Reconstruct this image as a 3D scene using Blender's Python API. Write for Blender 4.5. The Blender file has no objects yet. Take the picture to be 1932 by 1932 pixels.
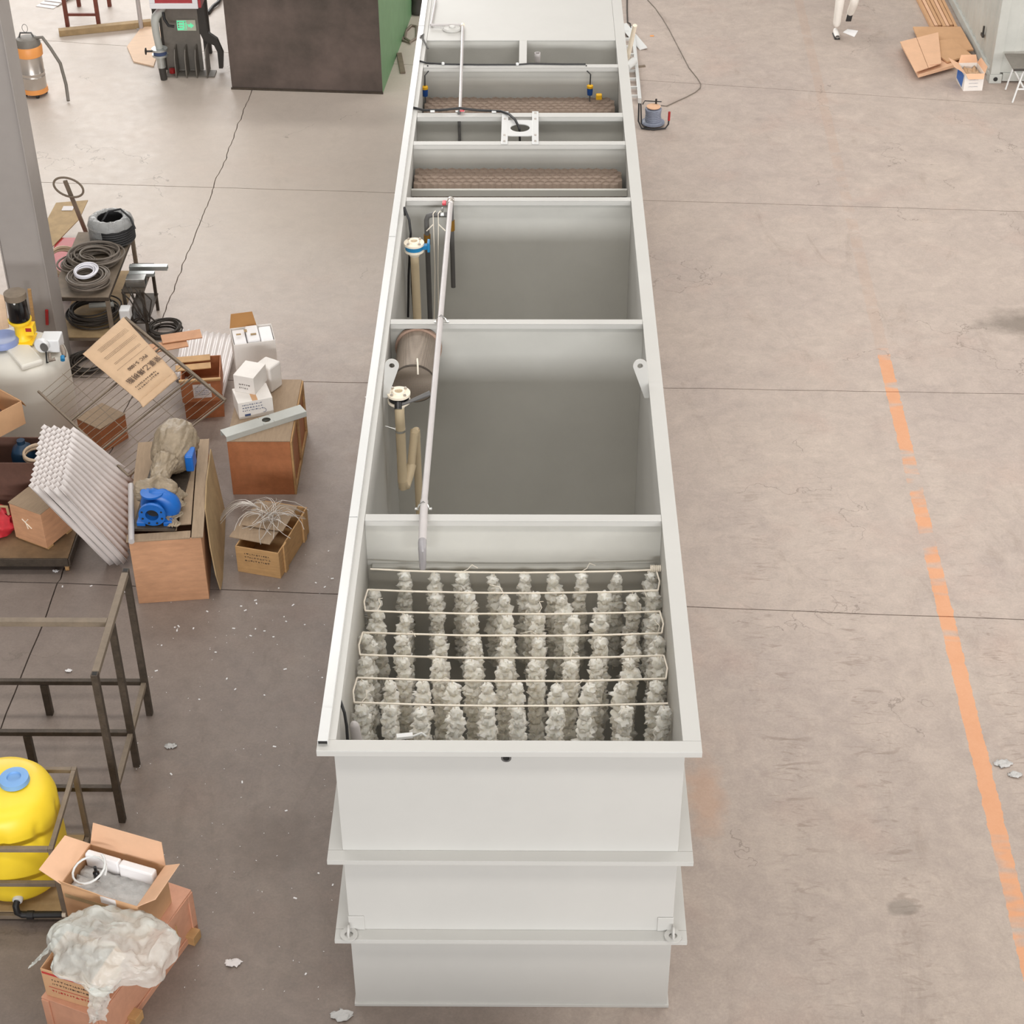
import bpy, math, random
from mathutils import Vector, Matrix, noise
import numpy as np
PI = math.pi
random.seed(7)
S = bpy.context.scene
COL = S.collection

# ------------------------------------------------------------ camera
CX, CY, CZ = 0.150, -8.448, 10.763
PITCH, YAW, ROLL, FPX = 0.634758, -0.0144552, -0.0065874, 3356.99
fwd = Vector((math.sin(YAW)*math.cos(PITCH), math.cos(YAW)*math.cos(PITCH), -math.sin(PITCH)))
rgt = Vector((math.cos(YAW), -math.sin(YAW), 0)); upv = rgt.cross(fwd)
r2 = math.cos(ROLL)*rgt + math.sin(ROLL)*upv
u2 = -math.sin(ROLL)*rgt + math.cos(ROLL)*upv
cam = bpy.data.objects.new('camera', bpy.data.cameras.new('camera')); COL.objects.link(cam)
cam.matrix_world = Matrix(((r2.x, u2.x, -fwd.x, CX), (r2.y, u2.y, -fwd.y, CY), (r2.z, u2.z, -fwd.z, CZ), (0, 0, 0, 1)))
cam.data.sensor_width = 36; cam.data.lens = FPX/1932*36; cam.data.clip_end = 200
S.camera = cam
def G(x, y, z=0.0):
    """real place (metres) of the point of height z seen at photo pixel x, y"""
    d = (x-966)/FPX*r2 - (y-966)/FPX*u2 + fwd
    t = (z-CZ)/d.z
    return Vector((CX, CY, CZ)) + d*t
def W(x, y, Y):
    d = (x-966)/FPX*r2 - (y-966)/FPX*u2 + fwd
    t = (Y-CY)/d.y
    return Vector((CX, CY, CZ)) + d*t

# ------------------------------------------------------------ world, lights, exposure
w = bpy.data.worlds.new('World'); S.world = w; w.use_nodes = True
bg = w.node_tree.nodes['Background']; bg.inputs[0].default_value = (1.0, 0.965, 0.93, 1); bg.inputs[1].default_value = 0.25
def area(name, loc, rot, sx, sy, watt, col=(1, 1, 1)):
    l = bpy.data.lights.new(name, 'AREA'); l.shape = 'RECTANGLE'; l.size = sx; l.size_y = sy; l.energy = watt; l.color = col
    o = bpy.data.objects.new(name, l); COL.objects.link(o); o.location = loc; o.rotation_euler = rot; return o
for k, yy in enumerate((-4.5, 4.5, 13.5, 22.5)):
    area('skylight_strip', (0.5, yy, 13.2), (0, 0, 0), 22, 1.6, 880, (1, 0.97, 0.93))
area('gable_windows', (3, -32, 8.6), (math.radians(86), 0, 0), 26, 3.6, 9500, (0.97, 0.985, 1))
area('side_windows', (17, 4, 4.2), (math.radians(90), 0, math.radians(90)), 26, 2.6, 1700, (1, 0.96, 0.92))
area('far_windows', (-13, 34, 8.2), (math.radians(-90), 0, 0), 24, 6, 3900, (1, 0.985, 0.97))
S.view_settings.view_transform = 'Standard'; S.view_settings.look = 'None'
S.view_settings.gamma = 1; S.view_settings.use_curve_mapping = False
S.view_settings.exposure = 0.0

# ------------------------------------------------------------ materials
def lin(c):
    return tuple((v/255/12.92 if v/255 <= .04045 else ((v/255+.055)/1.055)**2.4) for v in c)
def mat(name, rgb, rough=.6, metal=0.0, var=0.0, scale=6.0, bump=0.0, bscale=None, rgb2=None, stretch=None,
        alpha=1.0, trans=0.0, emit=None, coat=0.0, sub=0.0):
    m = bpy.data.materials.new(name); m.use_nodes = True
    n = m.node_tree.nodes; L = m.node_tree.links; p = n['Principled BSDF']
    c = lin(rgb)
    p.inputs['Base Color'].default_value = (*c, 1); p.inputs['Roughness'].default_value = rough
    p.inputs['Metallic'].default_value = metal; p.inputs['Alpha'].default_value = alpha
    p.inputs['Transmission Weight'].default_value = trans
    p.inputs['Coat Weight'].default_value = coat
    if emit: p.inputs['Emission Color'].default_value = (*lin(emit[0]), 1); p.inputs['Emission Strength'].default_value = emit[1]
    if var or bump or rgb2:
        tc = n.new('ShaderNodeTexCoord'); mp = n.new('ShaderNodeMapping'); L.new(tc.outputs['Object'], mp.inputs[0])
        if stretch: mp.inputs['Scale'].default_value = stretch
        nz = n.new('ShaderNodeTexNoise'); nz.inputs['Scale'].default_value = scale; nz.inputs['Detail'].default_value = 6
        nz.inputs['Roughness'].default_value = .65
        L.new(mp.outputs[0], nz.inputs['Vector'])
        cr = n.new('ShaderNodeValToRGB'); L.new(nz.outputs['Fac'], cr.inputs[0])
        cr.color_ramp.elements[0].position = .32; cr.color_ramp.elements[1].position = .68
        c2 = lin(rgb2) if rgb2 else tuple(min(1, x*(1+var)) for x in c)
        c1 = tuple(x*(1-var) for x in c) if not rgb2 else c
        cr.color_ramp.elements[0].color = (*c1, 1); cr.color_ramp.elements[1].color = (*c2, 1)
        L.new(cr.outputs[0], p.inputs['Base Color'])
        if bump:
            nb = n.new('ShaderNodeTexNoise'); nb.inputs['Scale'].default_value = bscale or scale*3; nb.inputs['Detail'].default_value = 4
            L.new(mp.outputs[0], nb.inputs['Vector'])
            b = n.new('ShaderNodeBump'); b.inputs['Strength'].default_value = bump; b.inputs['Distance'].default_value = .02
            L.new(nb.outputs['Fac'], b.inputs['Height']); L.new(b.outputs[0], p.inputs['Normal'])
    return m
M = dict(
 paint=mat('tank_paint', (194, 192, 187), .5, var=.025, scale=1.2, bump=.05, bscale=2.2),
 paint_in=mat('tank_paint_inside', (196, 194, 187), .5, var=.04, scale=1.5, bump=.05, bscale=3),
 duct=mat('white_duct', (218, 218, 216), .2, var=.01),
 dark=mat('dark_void', (40, 38, 36), .8),
 media=mat('media_fibre', (252, 243, 228), .45, var=.05, scale=30, bump=.25, bscale=60),
 cord=mat('cord', (240, 230, 214), .7, var=.05),
 settler=mat('settler_sheet', (150, 132, 118), .7, var=.12, scale=8),
 pvcgrey=mat('grey_pvc', (190, 184, 182), .35, var=.04),
 navy=mat('navy_plastic', (20, 50, 74), .4),
 pvcmid=mat('mid_grey_pvc', (150, 146, 147), .4, var=.05),
 filmclear=mat('clear_film', (190, 190, 188), .2, var=.06, scale=14, bump=.5, bscale=26, alpha=.42),
 pvcdark=mat('dark_grey_pvc', (96, 94, 92), .45, var=.06),
 cream=mat('cream_pipe', (226, 206, 172), .45, var=.05, scale=4),
 creamlt=mat('cream_flange', (240, 228, 208), .4, var=.03),
 blue=mat('blue_cast', (28, 104, 190), .35, var=.08, scale=12),
 teal=mat('teal_blue', (30, 125, 175), .4),
 black=mat('black_rubber', (34, 33, 34), .5, var=.1, scale=20),
 blackgl=mat('black_gloss', (16, 16, 18), .18),
 brass=mat('brass', (170, 125, 55), .35, .7),
 chrome=mat('chrome', (215, 215, 212), .22, .95),
 galv=mat('galvanised', (196, 200, 198), .35, .75, var=.08, scale=14),
 mesh=mat('strainer_steel', (148, 132, 118), .5, .35, var=.18, scale=30),
 pinksteel=mat('strainer_rim', (190, 160, 142), .5, .3, var=.15, scale=20),
 red=mat('red_paint', (168, 38, 38), .4, var=.1),
 pinkred=mat('valve_handle_red', (225, 85, 95), .4),
 yellow=mat('float_yellow', (235, 180, 30), .45),
 floatblue=mat('float_blue', (14, 70, 140), .4),
 rust=mat('rusty_steel', (76, 66, 56), .62, .25, var=.25, scale=14, bump=.2),
 rustlt=mat('dusty_steel', (128, 114, 98), .7, .1, var=.15, scale=8, bump=.1),
 redrust=mat('red_oxide_frame', (118, 62, 48), .6, var=.2, scale=12),
 column=mat('column_paint', (154, 147, 142), .55, var=.04, scale=3),
 ply=mat('plywood', (200, 150, 114), .7, var=.12, scale=5, stretch=(1, 1, 4), bump=.1),
 plydk=mat('red_plywood', (176, 112, 72), .65, var=.14, scale=9, bump=.1),
 plypink=mat('pink_plywood', (206, 152, 124), .6, var=.08, scale=8),
 wood=mat('pine_batten', (186, 146, 98), .7, var=.14, scale=7, stretch=(1, 1, 5)),
 wooddusty=mat('dusty_board', (160, 138, 114), .8, var=.1, scale=7, stretch=(6, 1, 1), bump=.1),
 timber=mat('timber', (172, 146, 108), .8, var=.15, scale=6),
 lightply=mat('birch_sheet', (232, 200, 170), .65, var=.06, scale=5, stretch=(1, 4, 1)),
 card=mat('cardboard', (204, 160, 120), .8, var=.06, scale=4, bump=.04),
 cardlt=mat('cardboard_light', (226, 182, 148), .8, var=.05, scale=4),
 carddk=mat('cardboard_brown', (176, 128, 76), .8, var=.08, scale=5),
 brownboard=mat('brown_board', (96, 66, 54), .7, var=.12, scale=12),
 paper=mat('kraft_paper', (203, 171, 138), .75, var=.06, scale=5, bump=.25, bscale=9),
 ink=mat('print_ink', (84, 66, 56), .8),
 inkblue=mat('print_blue', (70, 84, 120), .8),
 inkred=mat('print_red', (190, 60, 56), .8),
 label=mat('paper_label', (222, 216, 214), .8),
 white=mat('white_box', (232, 226, 220), .7, var=.04, scale=5, bump=.05),
 foam=mat('white_foam', (240, 238, 238), .8, var=.02),
 pe=mat('milky_plastic', (224, 219, 208), .45, var=.03, scale=2),
 peyellow=mat('yellow_plastic', (246, 212, 52), .42, var=.05, scale=2),
 lidblue=mat('blue_lid', (122, 168, 220), .45, var=.04),
 lidblue2=mat('blue_lid_grey', (128, 142, 186), .45, var=.06),
 pumpyellow=mat('pump_yellow', (250, 208, 40), .4),
 pumpwhite=mat('pump_white', (230, 230, 230), .4),
 film=mat('dusty_film', (150, 134, 112), .5, var=.2, scale=9, bump=.6, bscale=22),
 bag=mat('thin_plastic_bag', (226, 229, 222), .22, var=.04, scale=6, bump=.5, bscale=26, alpha=.55),
 bubble=mat('clear_wrap', (205, 203, 200), .25, var=.08, scale=20, bump=.6, bscale=30, alpha=.8),
 corr=mat('corrugated_plastic', (226, 218, 214), .35, var=.04, scale=5, alpha=.9),
 steelbox=mat('dark_steel_plate', (84, 77, 72), .3, .35, scale=1.1, bump=.04, rgb2=(124, 110, 104)),
 green=mat('green_paint', (116, 158, 116), .5, var=.08, scale=3),
 machine=mat('grey_machine', (124, 118, 110), .6, .1, var=.12, scale=6),
 dkmachine=mat('dark_machine', (66, 62, 58), .6, .1, var=.1),
 orange=mat('vac_orange', (238, 160, 88), .4),
 stainless=mat('stainless', (196, 188, 180), .3, .7, var=.04),
 cabwhite=mat('cabinet_white', (235, 235, 238), .35),
 cabred=mat('cabinet_red', (170, 60, 66), .35, var=.1, scale=10),
 exit=mat('exit_green', (120, 235, 180), .4, emit=((90, 225, 165), .45)),
 exitpale=mat('exit_plate', (196, 196, 178), .4, emit=((150, 180, 150), .08)),
 glass=mat('clear_sheet', (205, 205, 205), .1, alpha=.45),
 container=mat('container_paint', (186, 187, 181), .5, var=.07, scale=2.5, bump=.05),
 hose=mat('beige_hose', (196, 172, 146), .6, var=.06),
 cable=mat('grey_cable', (118, 108, 98), .6, var=.15, scale=14),
 cabledk=mat('dark_cable', (62, 56, 50), .6, var=.2, scale=14),
 cablewh=mat('white_cable', (226, 224, 230), .45, var=.03),
 wire=mat('silver_wire', (196, 188, 180), .4, .3, var=.1, scale=30),
 trouser=mat('white_cloth', (236, 230, 222), .85, var=.03, bump=.2),
 shoe=mat('white_shoe', (236, 232, 228), .6),
 skin=mat('skin', (205, 160, 130), .6), hair=mat('hair', (30, 26, 24), .6),
 reelgrey=mat('reel_cable', (128, 134, 150), .5, var=.12, scale=30),
 redbag=mat('red_bag', (196, 48, 58), .45, var=.15, scale=12),
 trolley=mat('trolley_deck', (128, 104, 76), .75, var=.18, scale=6),
)
# wire mesh of the strainer: fine perforation as relief and colour
def dots(m, sc):
    n = m.node_tree.nodes; L = m.node_tree.links; p = n['Principled BSDF']
    tc = n.new('ShaderNodeTexCoord'); v = n.new('ShaderNodeTexVoronoi'); v.inputs['Scale'].default_value = sc; v.inputs['Randomness'].default_value = .1
    L.new(tc.outputs['Object'], v.inputs['Vector']); cr = n.new('ShaderNodeValToRGB'); L.new(v.outputs['Distance'], cr.inputs[0])
    cr.color_ramp.elements[0].position = .25; cr.color_ramp.elements[0].color = (*lin((118, 106, 95)), 1)
    cr.color_ramp.elements[1].position = .5; cr.color_ramp.elements[1].color = (*lin((150, 137, 124)), 1)
    L.new(cr.outputs[0], p.inputs['Base Color'])
dots(M['mesh'], 90)

def floor_material():
    m = bpy.data.materials.new('concrete_floor'); m.use_nodes = True
    n = m.node_tree.nodes; L = m.node_tree.links; p = n['Principled BSDF']
    geo = n.new('ShaderNodeNewGeometry'); sx = n.new('ShaderNodeSeparateXYZ'); L.new(geo.outputs['Position'], sx.inputs[0])
    X, Y = sx.outputs[0], sx.outputs[1]
    def ma(op, a, b=None, c=None, clamp=False):
        k = n.new('ShaderNodeMath'); k.operation = op; k.use_clamp = clamp
        for i, v in enumerate((a, b, c)):
            if v is None: continue
            if isinstance(v, (int, float)): k.inputs[i].default_value = v
            else: L.new(v, k.inputs[i])
        return k.outputs[0]
    def nz(sc, det=5, vec=None, ro=.6, dist=0.0):
        k = n.new('ShaderNodeTexNoise'); k.inputs['Scale'].default_value = sc; k.inputs['Detail'].default_value = det
        k.inputs['Roughness'].default_value = ro; k.inputs['Distortion'].default_value = dist
        L.new(vec if vec else geo.outputs['Position'], k.inputs['Vector']); return k.outputs['Fac']
    def ramp(f, p0, c0, p1, c1):
        k = n.new('ShaderNodeValToRGB'); L.new(f, k.inputs[0])
        k.color_ramp.elements[0].position = p0; k.color_ramp.elements[0].color = (*c0, 1)
        k.color_ramp.elements[1].position = p1; k.color_ramp.elements[1].color = (*c1, 1); return k.outputs[0]
    def mix(f, a, b, typ='MIX'):
        k = n.new('ShaderNodeMix'); k.data_type = 'RGBA'; k.blend_type = typ
        if isinstance(f, (int, float)): k.inputs['Factor'].default_value = f
        else: L.new(f, k.inputs['Factor'])
        for i, v in ((6, a), (7, b)):
            if isinstance(v, tuple): k.inputs[i].default_value = (*v, 1)
            else: L.new(v, k.inputs[i])
        return k.outputs[2]
    g = lambda v: (v, v, v)
    base = ramp(nz(.45, 6, dist=.4), .3, lin((177, 162, 154)), .7, lin((197, 181, 168)))
    base = mix(.5, base, ramp(nz(2.2, 8, ro=.7, dist=.6), .3, lin((168, 154, 146)), .72, lin((201, 186, 174))))
    # pinkish dust, dull patches and dark wear marks
    base = mix(ma('MULTIPLY', ramp(nz(.8, 4), .55, g(0), .75, g(1)), .35), base, lin((190, 160, 146)))
    mp = n.new('ShaderNodeMapping'); mp.inputs['Scale'].default_value = (1.1, .35, 1); L.new(geo.outputs['Position'], mp.inputs[0])
    wear = ramp(nz(1.6, 7, mp.outputs[0], .72, 1.2), .58, g(0), .74, g(1))
    base = mix(ma('MULTIPLY', wear, .4), base, lin((140, 122, 108)))
    base = mix(.55, base, mix(1.0, base, ramp(nz(7, 9, ro=.75, dist=.8), .3, g(.74), .7, g(1.12)), 'MULTIPLY'))
    base = mix(.5, base, mix(1.0, base, ramp(nz(45, 5, ro=.7), .3, g(.78), .7, g(1.1)), 'MULTIPLY'))
    sc = ramp(nz(26, 4), .62, g(0), .74, g(1)); base = mix(ma('MULTIPLY', sc, .22), base, lin((215, 205, 195)))
    # tyre prints to the right of the tank
    mp2 = n.new('ShaderNodeMapping'); mp2.inputs['Scale'].default_value = (3.2, 11, 1); L.new(geo.outputs['Position'], mp2.inputs[0])
    tr = ramp(nz(1.0, 3, mp2.outputs[0], .6, 1.6), .56, g(0), .66, g(1))
    def band(c, wd): return ma('SUBTRACT', 1, ma('MULTIPLY', ma('ABSOLUTE', ma('SUBTRACT', X, c)), 1/wd), clamp=True)
    zone = ma('MULTIPLY', ma('MAXIMUM', band(2.35, .35), ma('MAXIMUM', band(3.1, .4), band(4.4, .3))), ma('SUBTRACT', 1, ma('MULTIPLY', ma('ABSOLUTE', ma('SUBTRACT', Y, 3.0)), .16), clamp=True), clamp=True)
    base = mix(ma('MULTIPLY', ma('MULTIPLY', tr, zone), .6), base, lin((128, 110, 97)))
    base = mix(ma('MULTIPLY', ma('MULTIPLY', ma('SUBTRACT', ma('ADD', 4.4, ma('MULTIPLY', nz(.9, 4), 1.5)), Y), .3, clamp=True), .5), base, mix(1.0, base, lin((226, 224, 220)), 'MULTIPLY'))  # broad, slightly darker tone across the whole near floor
    # old stains, and a dark patch to the right
    def spot(x, y, rx, ry, soft=1.5):
        a = ma('MULTIPLY', ma('SUBTRACT', X, x), 1/rx); b = ma('MULTIPLY', ma('SUBTRACT', Y, y), 1/ry)
        d = ma('SQRT', ma('ADD', ma('MULTIPLY', a, a), ma('MULTIPLY', b, b)))
        return ma('MULTIPLY', ma('SUBTRACT', 1, ma('ADD', d, ma('MULTIPLY', ma('SUBTRACT', nz(5, 4), .5), 1.2)), clamp=True), soft, clamp=True)
    base = mix(ma('MULTIPLY', spot(1.60, 2.15, .2, .6), .4), base, lin((184, 138, 104)))
    base = mix(ma('MULTIPLY', spot(6.05, 9.95, .75, .38), .7), base, lin((112, 102, 92)))  # wide dark patch with an irregular edge
    base = mix(ma('MULTIPLY', spot(-1.95, 1.6, .5, .45), .35), base, lin((104, 86, 72)))
    base = mix(ma('MULTIPLY', spot(3.05, .95, .16, .1, 3), .5), base, lin((112, 104, 94)))
    # darker tone with a ragged edge, on the left of the tank
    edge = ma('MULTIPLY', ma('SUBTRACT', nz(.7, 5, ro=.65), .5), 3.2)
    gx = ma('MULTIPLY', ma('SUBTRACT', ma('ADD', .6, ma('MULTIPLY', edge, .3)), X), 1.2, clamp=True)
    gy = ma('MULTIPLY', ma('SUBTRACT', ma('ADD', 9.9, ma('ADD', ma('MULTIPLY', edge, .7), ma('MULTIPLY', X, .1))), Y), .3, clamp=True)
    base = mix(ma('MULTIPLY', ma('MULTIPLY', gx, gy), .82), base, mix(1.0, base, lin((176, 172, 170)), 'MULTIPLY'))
    # paler tone over the bay at the far left
    lz = ma('MULTIPLY', ma('MULTIPLY', ma('SUBTRACT', ma('ADD', -.6, ma('MULTIPLY', edge, .3)), X), 1.0, clamp=True), ma('MULTIPLY', ma('SUBTRACT', Y, ma('ADD', 9.0, edge)), .3, clamp=True))
    base = mix(ma('MULTIPLY', lz, .55), base, lin((206, 196, 184)))
    # worn orange aisle line
    cx = ma('ADD', 3.905, ma('MULTIPLY', Y, .0325))
    d = ma('ABSOLUTE', ma('SUBTRACT', X, cx))
    e = ma('ADD', d, ma('MULTIPLY', ma('SUBTRACT', nz(9, 5), .5), .055))
    line = ma('LESS_THAN', e, .072)
    mp3 = n.new('ShaderNodeMapping'); mp3.inputs['Scale'].default_value = (.3, 1, 0); L.new(geo.outputs['Position'], mp3.inputs[0])
    wornm = ramp(nz(1.15, 4, mp3.outputs[0], .7), .38, g(0), .46, g(1))
    near = ma('LESS_THAN', Y, 9.4)
    fade = ma('ADD', ma('MULTIPLY', near, .42), .26)
    oc = mix(near, lin((180, 150, 130)), lin((226, 152, 96)))
    base = mix(ma('MULTIPLY', ma('MULTIPLY', line, wornm), fade), base, oc)
    # hairline cracks on the left bay
    vo = n.new('ShaderNodeTexVoronoi'); vo.feature = 'DISTANCE_TO_EDGE'; vo.inputs['Scale'].default_value = .55
    ds = n.new('ShaderNodeVectorMath'); ds.operation = 'ADD'; L.new(geo.outputs['Position'], ds.inputs[0])
    nc = n.new('ShaderNodeTexNoise'); nc.inputs['Scale'].default_value = 2.5; nc.inputs['Detail'].default_value = 5; L.new(geo.outputs['Position'], nc.inputs['Vector'])
    L.new(nc.outputs['Color'], ds.inputs[1]); L.new(ds.outputs[0], vo.inputs['Vector'])
    crk = ma('MULTIPLY', ma('LESS_THAN', vo.outputs['Distance'], .0035), ma('GREATER_THAN', nz(.5, 2), .56))
    base = mix(ma('MULTIPLY', crk, .45), base, lin((110, 98, 88)))
    L.new(base, p.inputs['Base Color'])
    L.new(ramp(nz(6, 6), .3, g(.44), .7, g(.56)), p.inputs['Roughness'])
    bp = n.new('ShaderNodeBump'); bp.inputs['Strength'].default_value = .12; bp.inputs['Distance'].default_value = .01
    L.new(nz(18, 6), bp.inputs['Height']); L.new(bp.outputs[0], p.inputs['Normal'])
    return m
M['media'].node_tree.nodes['Principled BSDF'].inputs['Subsurface Weight'].default_value = .8
M['media'].node_tree.nodes['Principled BSDF'].inputs['Subsurface Radius'].default_value = (.12, .11, .10)
M['media'].node_tree.nodes['Principled BSDF'].inputs['Subsurface Scale'].default_value = 1.0
M['floor'] = floor_material()  # base colour, roughness and bump

# ------------------------------------------------------------ mesh helpers
class B:
    def __init__(s): s.v = []; s.f = []
    def add(s, vs, fs):
        k = len(s.v); s.v += [tuple(v) for v in vs]; s.f += [tuple(i+k for i in f) for f in fs]; return s
    def box(s, x0, x1, y0, y1, z0, z1, T=None):
        vs = [Vector((x, y, z)) for x in (x0, x1) for y in (y0, y1) for z in (z0, z1)]
        if T: vs = [T @ v for v in vs]
        return s.add(vs, [(0, 1, 3, 2), (4, 6, 7, 5), (0, 4, 5, 1), (2, 3, 7, 6), (0, 2, 6, 4), (1, 5, 7, 3)])
    def beam(s, a, b, wd, h, up=(0, 0, 1)):
        a = Vector(a); b = Vector(b); d = (b-a).normalized(); up = Vector(up)
        if abs(d.dot(up)) > .98: up = Vector((0, 1, 0))
        x = d.cross(up).normalized(); z = x.cross(d)
        vs = [p + x*sx*wd/2 + z*sz*h/2 for p in (a, b) for sx in (-1, 1) for sz in (-1, 1)]
        return s.add(vs, [(0, 1, 3, 2), (4, 6, 7, 5), (0, 4, 5, 1), (2, 3, 7, 6), (0, 2, 6, 4), (1, 5, 7, 3)])
    def tube(s, pts, r, n=8, closed=False):
        pts = [Vector(p) for p in pts]; N = len(pts); vs = []; fs = []
        rr = r if isinstance(r, (list, tuple)) else [r]*N
        t0 = (pts[1]-pts[0]).normalized(); nrm = t0.orthogonal().normalized()
        for i, p in enumerate(pts):
            if closed: t = (pts[(i+1) % N]-pts[i-1])
            else: t = pts[min(i+1, N-1)]-pts[max(i-1, 0)]
            t = t.normalized() if t.length > 1e-9 else t0
            nrm = (nrm - t*nrm.dot(t)); nrm = nrm.normalized() if nrm.length > 1e-6 else t.orthogonal().normalized()
            bn = t.cross(nrm)
            for k in range(n):
                a = 2*PI*k/n; vs.append(p + (nrm*math.cos(a)+bn*math.sin(a))*rr[i])
        for i in range(N if closed else N-1):
            j = (i+1) % N
            for k in range(n):
                fs.append((i*n+k, i*n+(k+1) % n, j*n+(k+1) % n, j*n+k))
        if not closed: fs.append(tuple(range(n))[::-1]); fs.append(tuple((N-1)*n+k for k in range(n)))
        return s.add(vs, fs)
    def lathe(s, prof, n=24, o=(0, 0, 0), ax=(0, 0, 1), fn=None):
        o = Vector(o); z = Vector(ax).normalized(); x = z.orthogonal().normalized(); y = z.cross(x)
        if abs(z.z) > .999: x = Vector((1, 0, 0)); y = Vector((0, 1 if z.z > 0 else -1, 0))
        vs = []; fs = []
        for (r, h) in prof:
            for k in range(n):
                a = 2*PI*k/n; v = o + (x*math.cos(a)+y*math.sin(a))*max(r, 1e-4) + z*h
                vs.append(fn(v, a, r, h) if fn else v)
        for i in range(len(prof)-1):
            for k in range(n): fs.append((i*n+k, i*n+(k+1) % n, (i+1)*n+(k+1) % n, (i+1)*n+k))
        if tuple(prof[0]) != tuple(prof[-1]): fs.append(tuple(range(n))[::-1]); fs.append(tuple((len(prof)-1)*n+k for k in range(n)))
        return s.add(vs, fs)
    def prism(s, poly, d):
        d = Vector(d); n = len(poly); vs = [Vector(p) for p in poly]; vs += [v+d for v in vs]
        fs = [tuple(range(n))[::-1], tuple(range(n, 2*n))] + [(i, (i+1) % n, n+(i+1) % n, n+i) for i in range(n)]
        return s.add(vs, fs)
    def surf(s, nu, nv, fn):
        vs = [fn(i/nu, j/nv) for i in range(nu+1) for j in range(nv+1)]
        fs = [(i*(nv+1)+j, (i+1)*(nv+1)+j, (i+1)*(nv+1)+j+1, i*(nv+1)+j+1) for i in range(nu) for j in range(nv)]
        return s.add(vs, fs)
ROOT = {}
def root_matrix(o):
    while o.parent: o = o.parent
    return ROOT.get(o.name, Matrix())
def setp(o, label=None, cat=None, group=None, kind=None):
    if label: o['label'] = label
    if cat: o['category'] = cat
    if group: o['group'] = group
    if kind: o['kind'] = kind
    return o
def thing(name, label, cat, loc=(0, 0, 0), rz=0.0, group=None, kind=None):
    o = bpy.data.objects.new(name, None); COL.objects.link(o); o.location = loc; o.rotation_euler = (0, 0, rz)
    o.empty_display_size = .1
    ROOT[o.name] = Matrix.Translation(loc) @ Matrix.Rotation(rz, 4, 'Z')
    return setp(o, label, cat, group, kind)
def obj(name, b, m, parent=None, w=False, smooth=None, bev=0.0, solid=0.0, label=None, kind=None, sub=0):
    me = bpy.data.meshes.new(name)
    vs = b.v; loc = None
    if parent is not None and w:
        Mi = root_matrix(parent).inverted(); vs = [tuple(Mi @ Vector(v)) for v in vs]
    if parent is None:
        a = np.array(vs); loc = Vector(((a[:, 0].min()+a[:, 0].max())/2, (a[:, 1].min()+a[:, 1].max())/2, a[:, 2].min()))
        vs = [tuple(Vector(v)-loc) for v in vs]
    me.from_pydata(vs, [], b.f); me.validate(); me.materials.append(M[m] if isinstance(m, str) else m)
    if smooth is not None:
        me.shade_smooth(); me.set_sharp_from_angle(angle=math.radians(smooth))
    o = bpy.data.objects.new(name, me); COL.objects.link(o)
    if parent is not None: o.parent = parent
    else: o.location = loc; ROOT[o.name] = Matrix.Translation(loc)
    if solid:
        k = o.modifiers.new('solid', 'SOLIDIFY'); k.thickness = solid; k.offset = 0
    if bev:
        k = o.modifiers.new('bevel', 'BEVEL'); k.width = bev; k.segments = 2; k.limit_method = 'ANGLE'; k.angle_limit = math.radians(40)
    if sub:
        k = o.modifiers.new('sub', 'SUBSURF'); k.levels = sub; k.render_levels = sub
    if label: o['label'] = label
    if kind: o['kind'] = kind
    return o
def single(name, b, m, label, cat, group=None, kind=None, **kw):
    o = obj(name, b, m, **kw); return setp(o, label, cat, group, kind)
def copy_tree(o, parent=None):
    c = o.copy(); COL.objects.link(c)
    if parent is not None: c.parent = parent
    else: ROOT[c.name] = o.matrix_basis.copy()
    for ch in list(o.children): copy_tree(ch, c)
    return c
def nzv(p, s=1.0): return noise.noise(Vector(p)*s)
def arcpts(c, R, a0, a1, n, z=0): return [Vector((c[0]+R*math.cos(a0+(a1-a0)*i/n), c[1]+R*math.sin(a0+(a1-a0)*i/n), c[2]+z)) for i in range(n+1)]
def coil(c, R, r, turns, height, seed=0, rad_j=.04, n=6, seg=26, tilt=(0, 0), ell=1.0):
    rd = random.Random(seed); pts = []; ph = rd.random()*6
    T = Matrix.Rotation(tilt[0], 3, 'X') @ Matrix.Rotation(tilt[1], 3, 'Y')
    rj = [rd.uniform(-rad_j, rad_j) for _ in range(turns+2)]; zj = [rd.random() for _ in range(turns+2)]
    cxj = [(rd.uniform(-.3, .3)*rad_j*2, rd.uniform(-.3, .3)*rad_j*2) for _ in range(turns+2)]
    for i in range(turns*seg+1):
        k = i//seg; f = i/seg-k; a = ph+2*PI*i/seg
        s = f*f*(3-2*f)
        rr = R + rj[k]*(1-s)+rj[k+1]*s
        zz = (zj[k]*(1-s)+zj[k+1]*s)*height
        cx = cxj[k][0]*(1-s)+cxj[k+1][0]*s; cy = cxj[k][1]*(1-s)+cxj[k+1][1]*s
        pts.append(Vector(c)+T @ Vector((rr*math.cos(a)+cx, ell*rr*math.sin(a)+cy, zz+r)))
    return B().tube(pts, r, n)
def frame2(a, b):
    """ground frame: origin a, x axis towards b"""
    a = Vector(a); b = Vector(b); return a, math.atan2(b.y-a.y, b.x-a.x), (b.xy-a.xy).length
FONTM = {}
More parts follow.
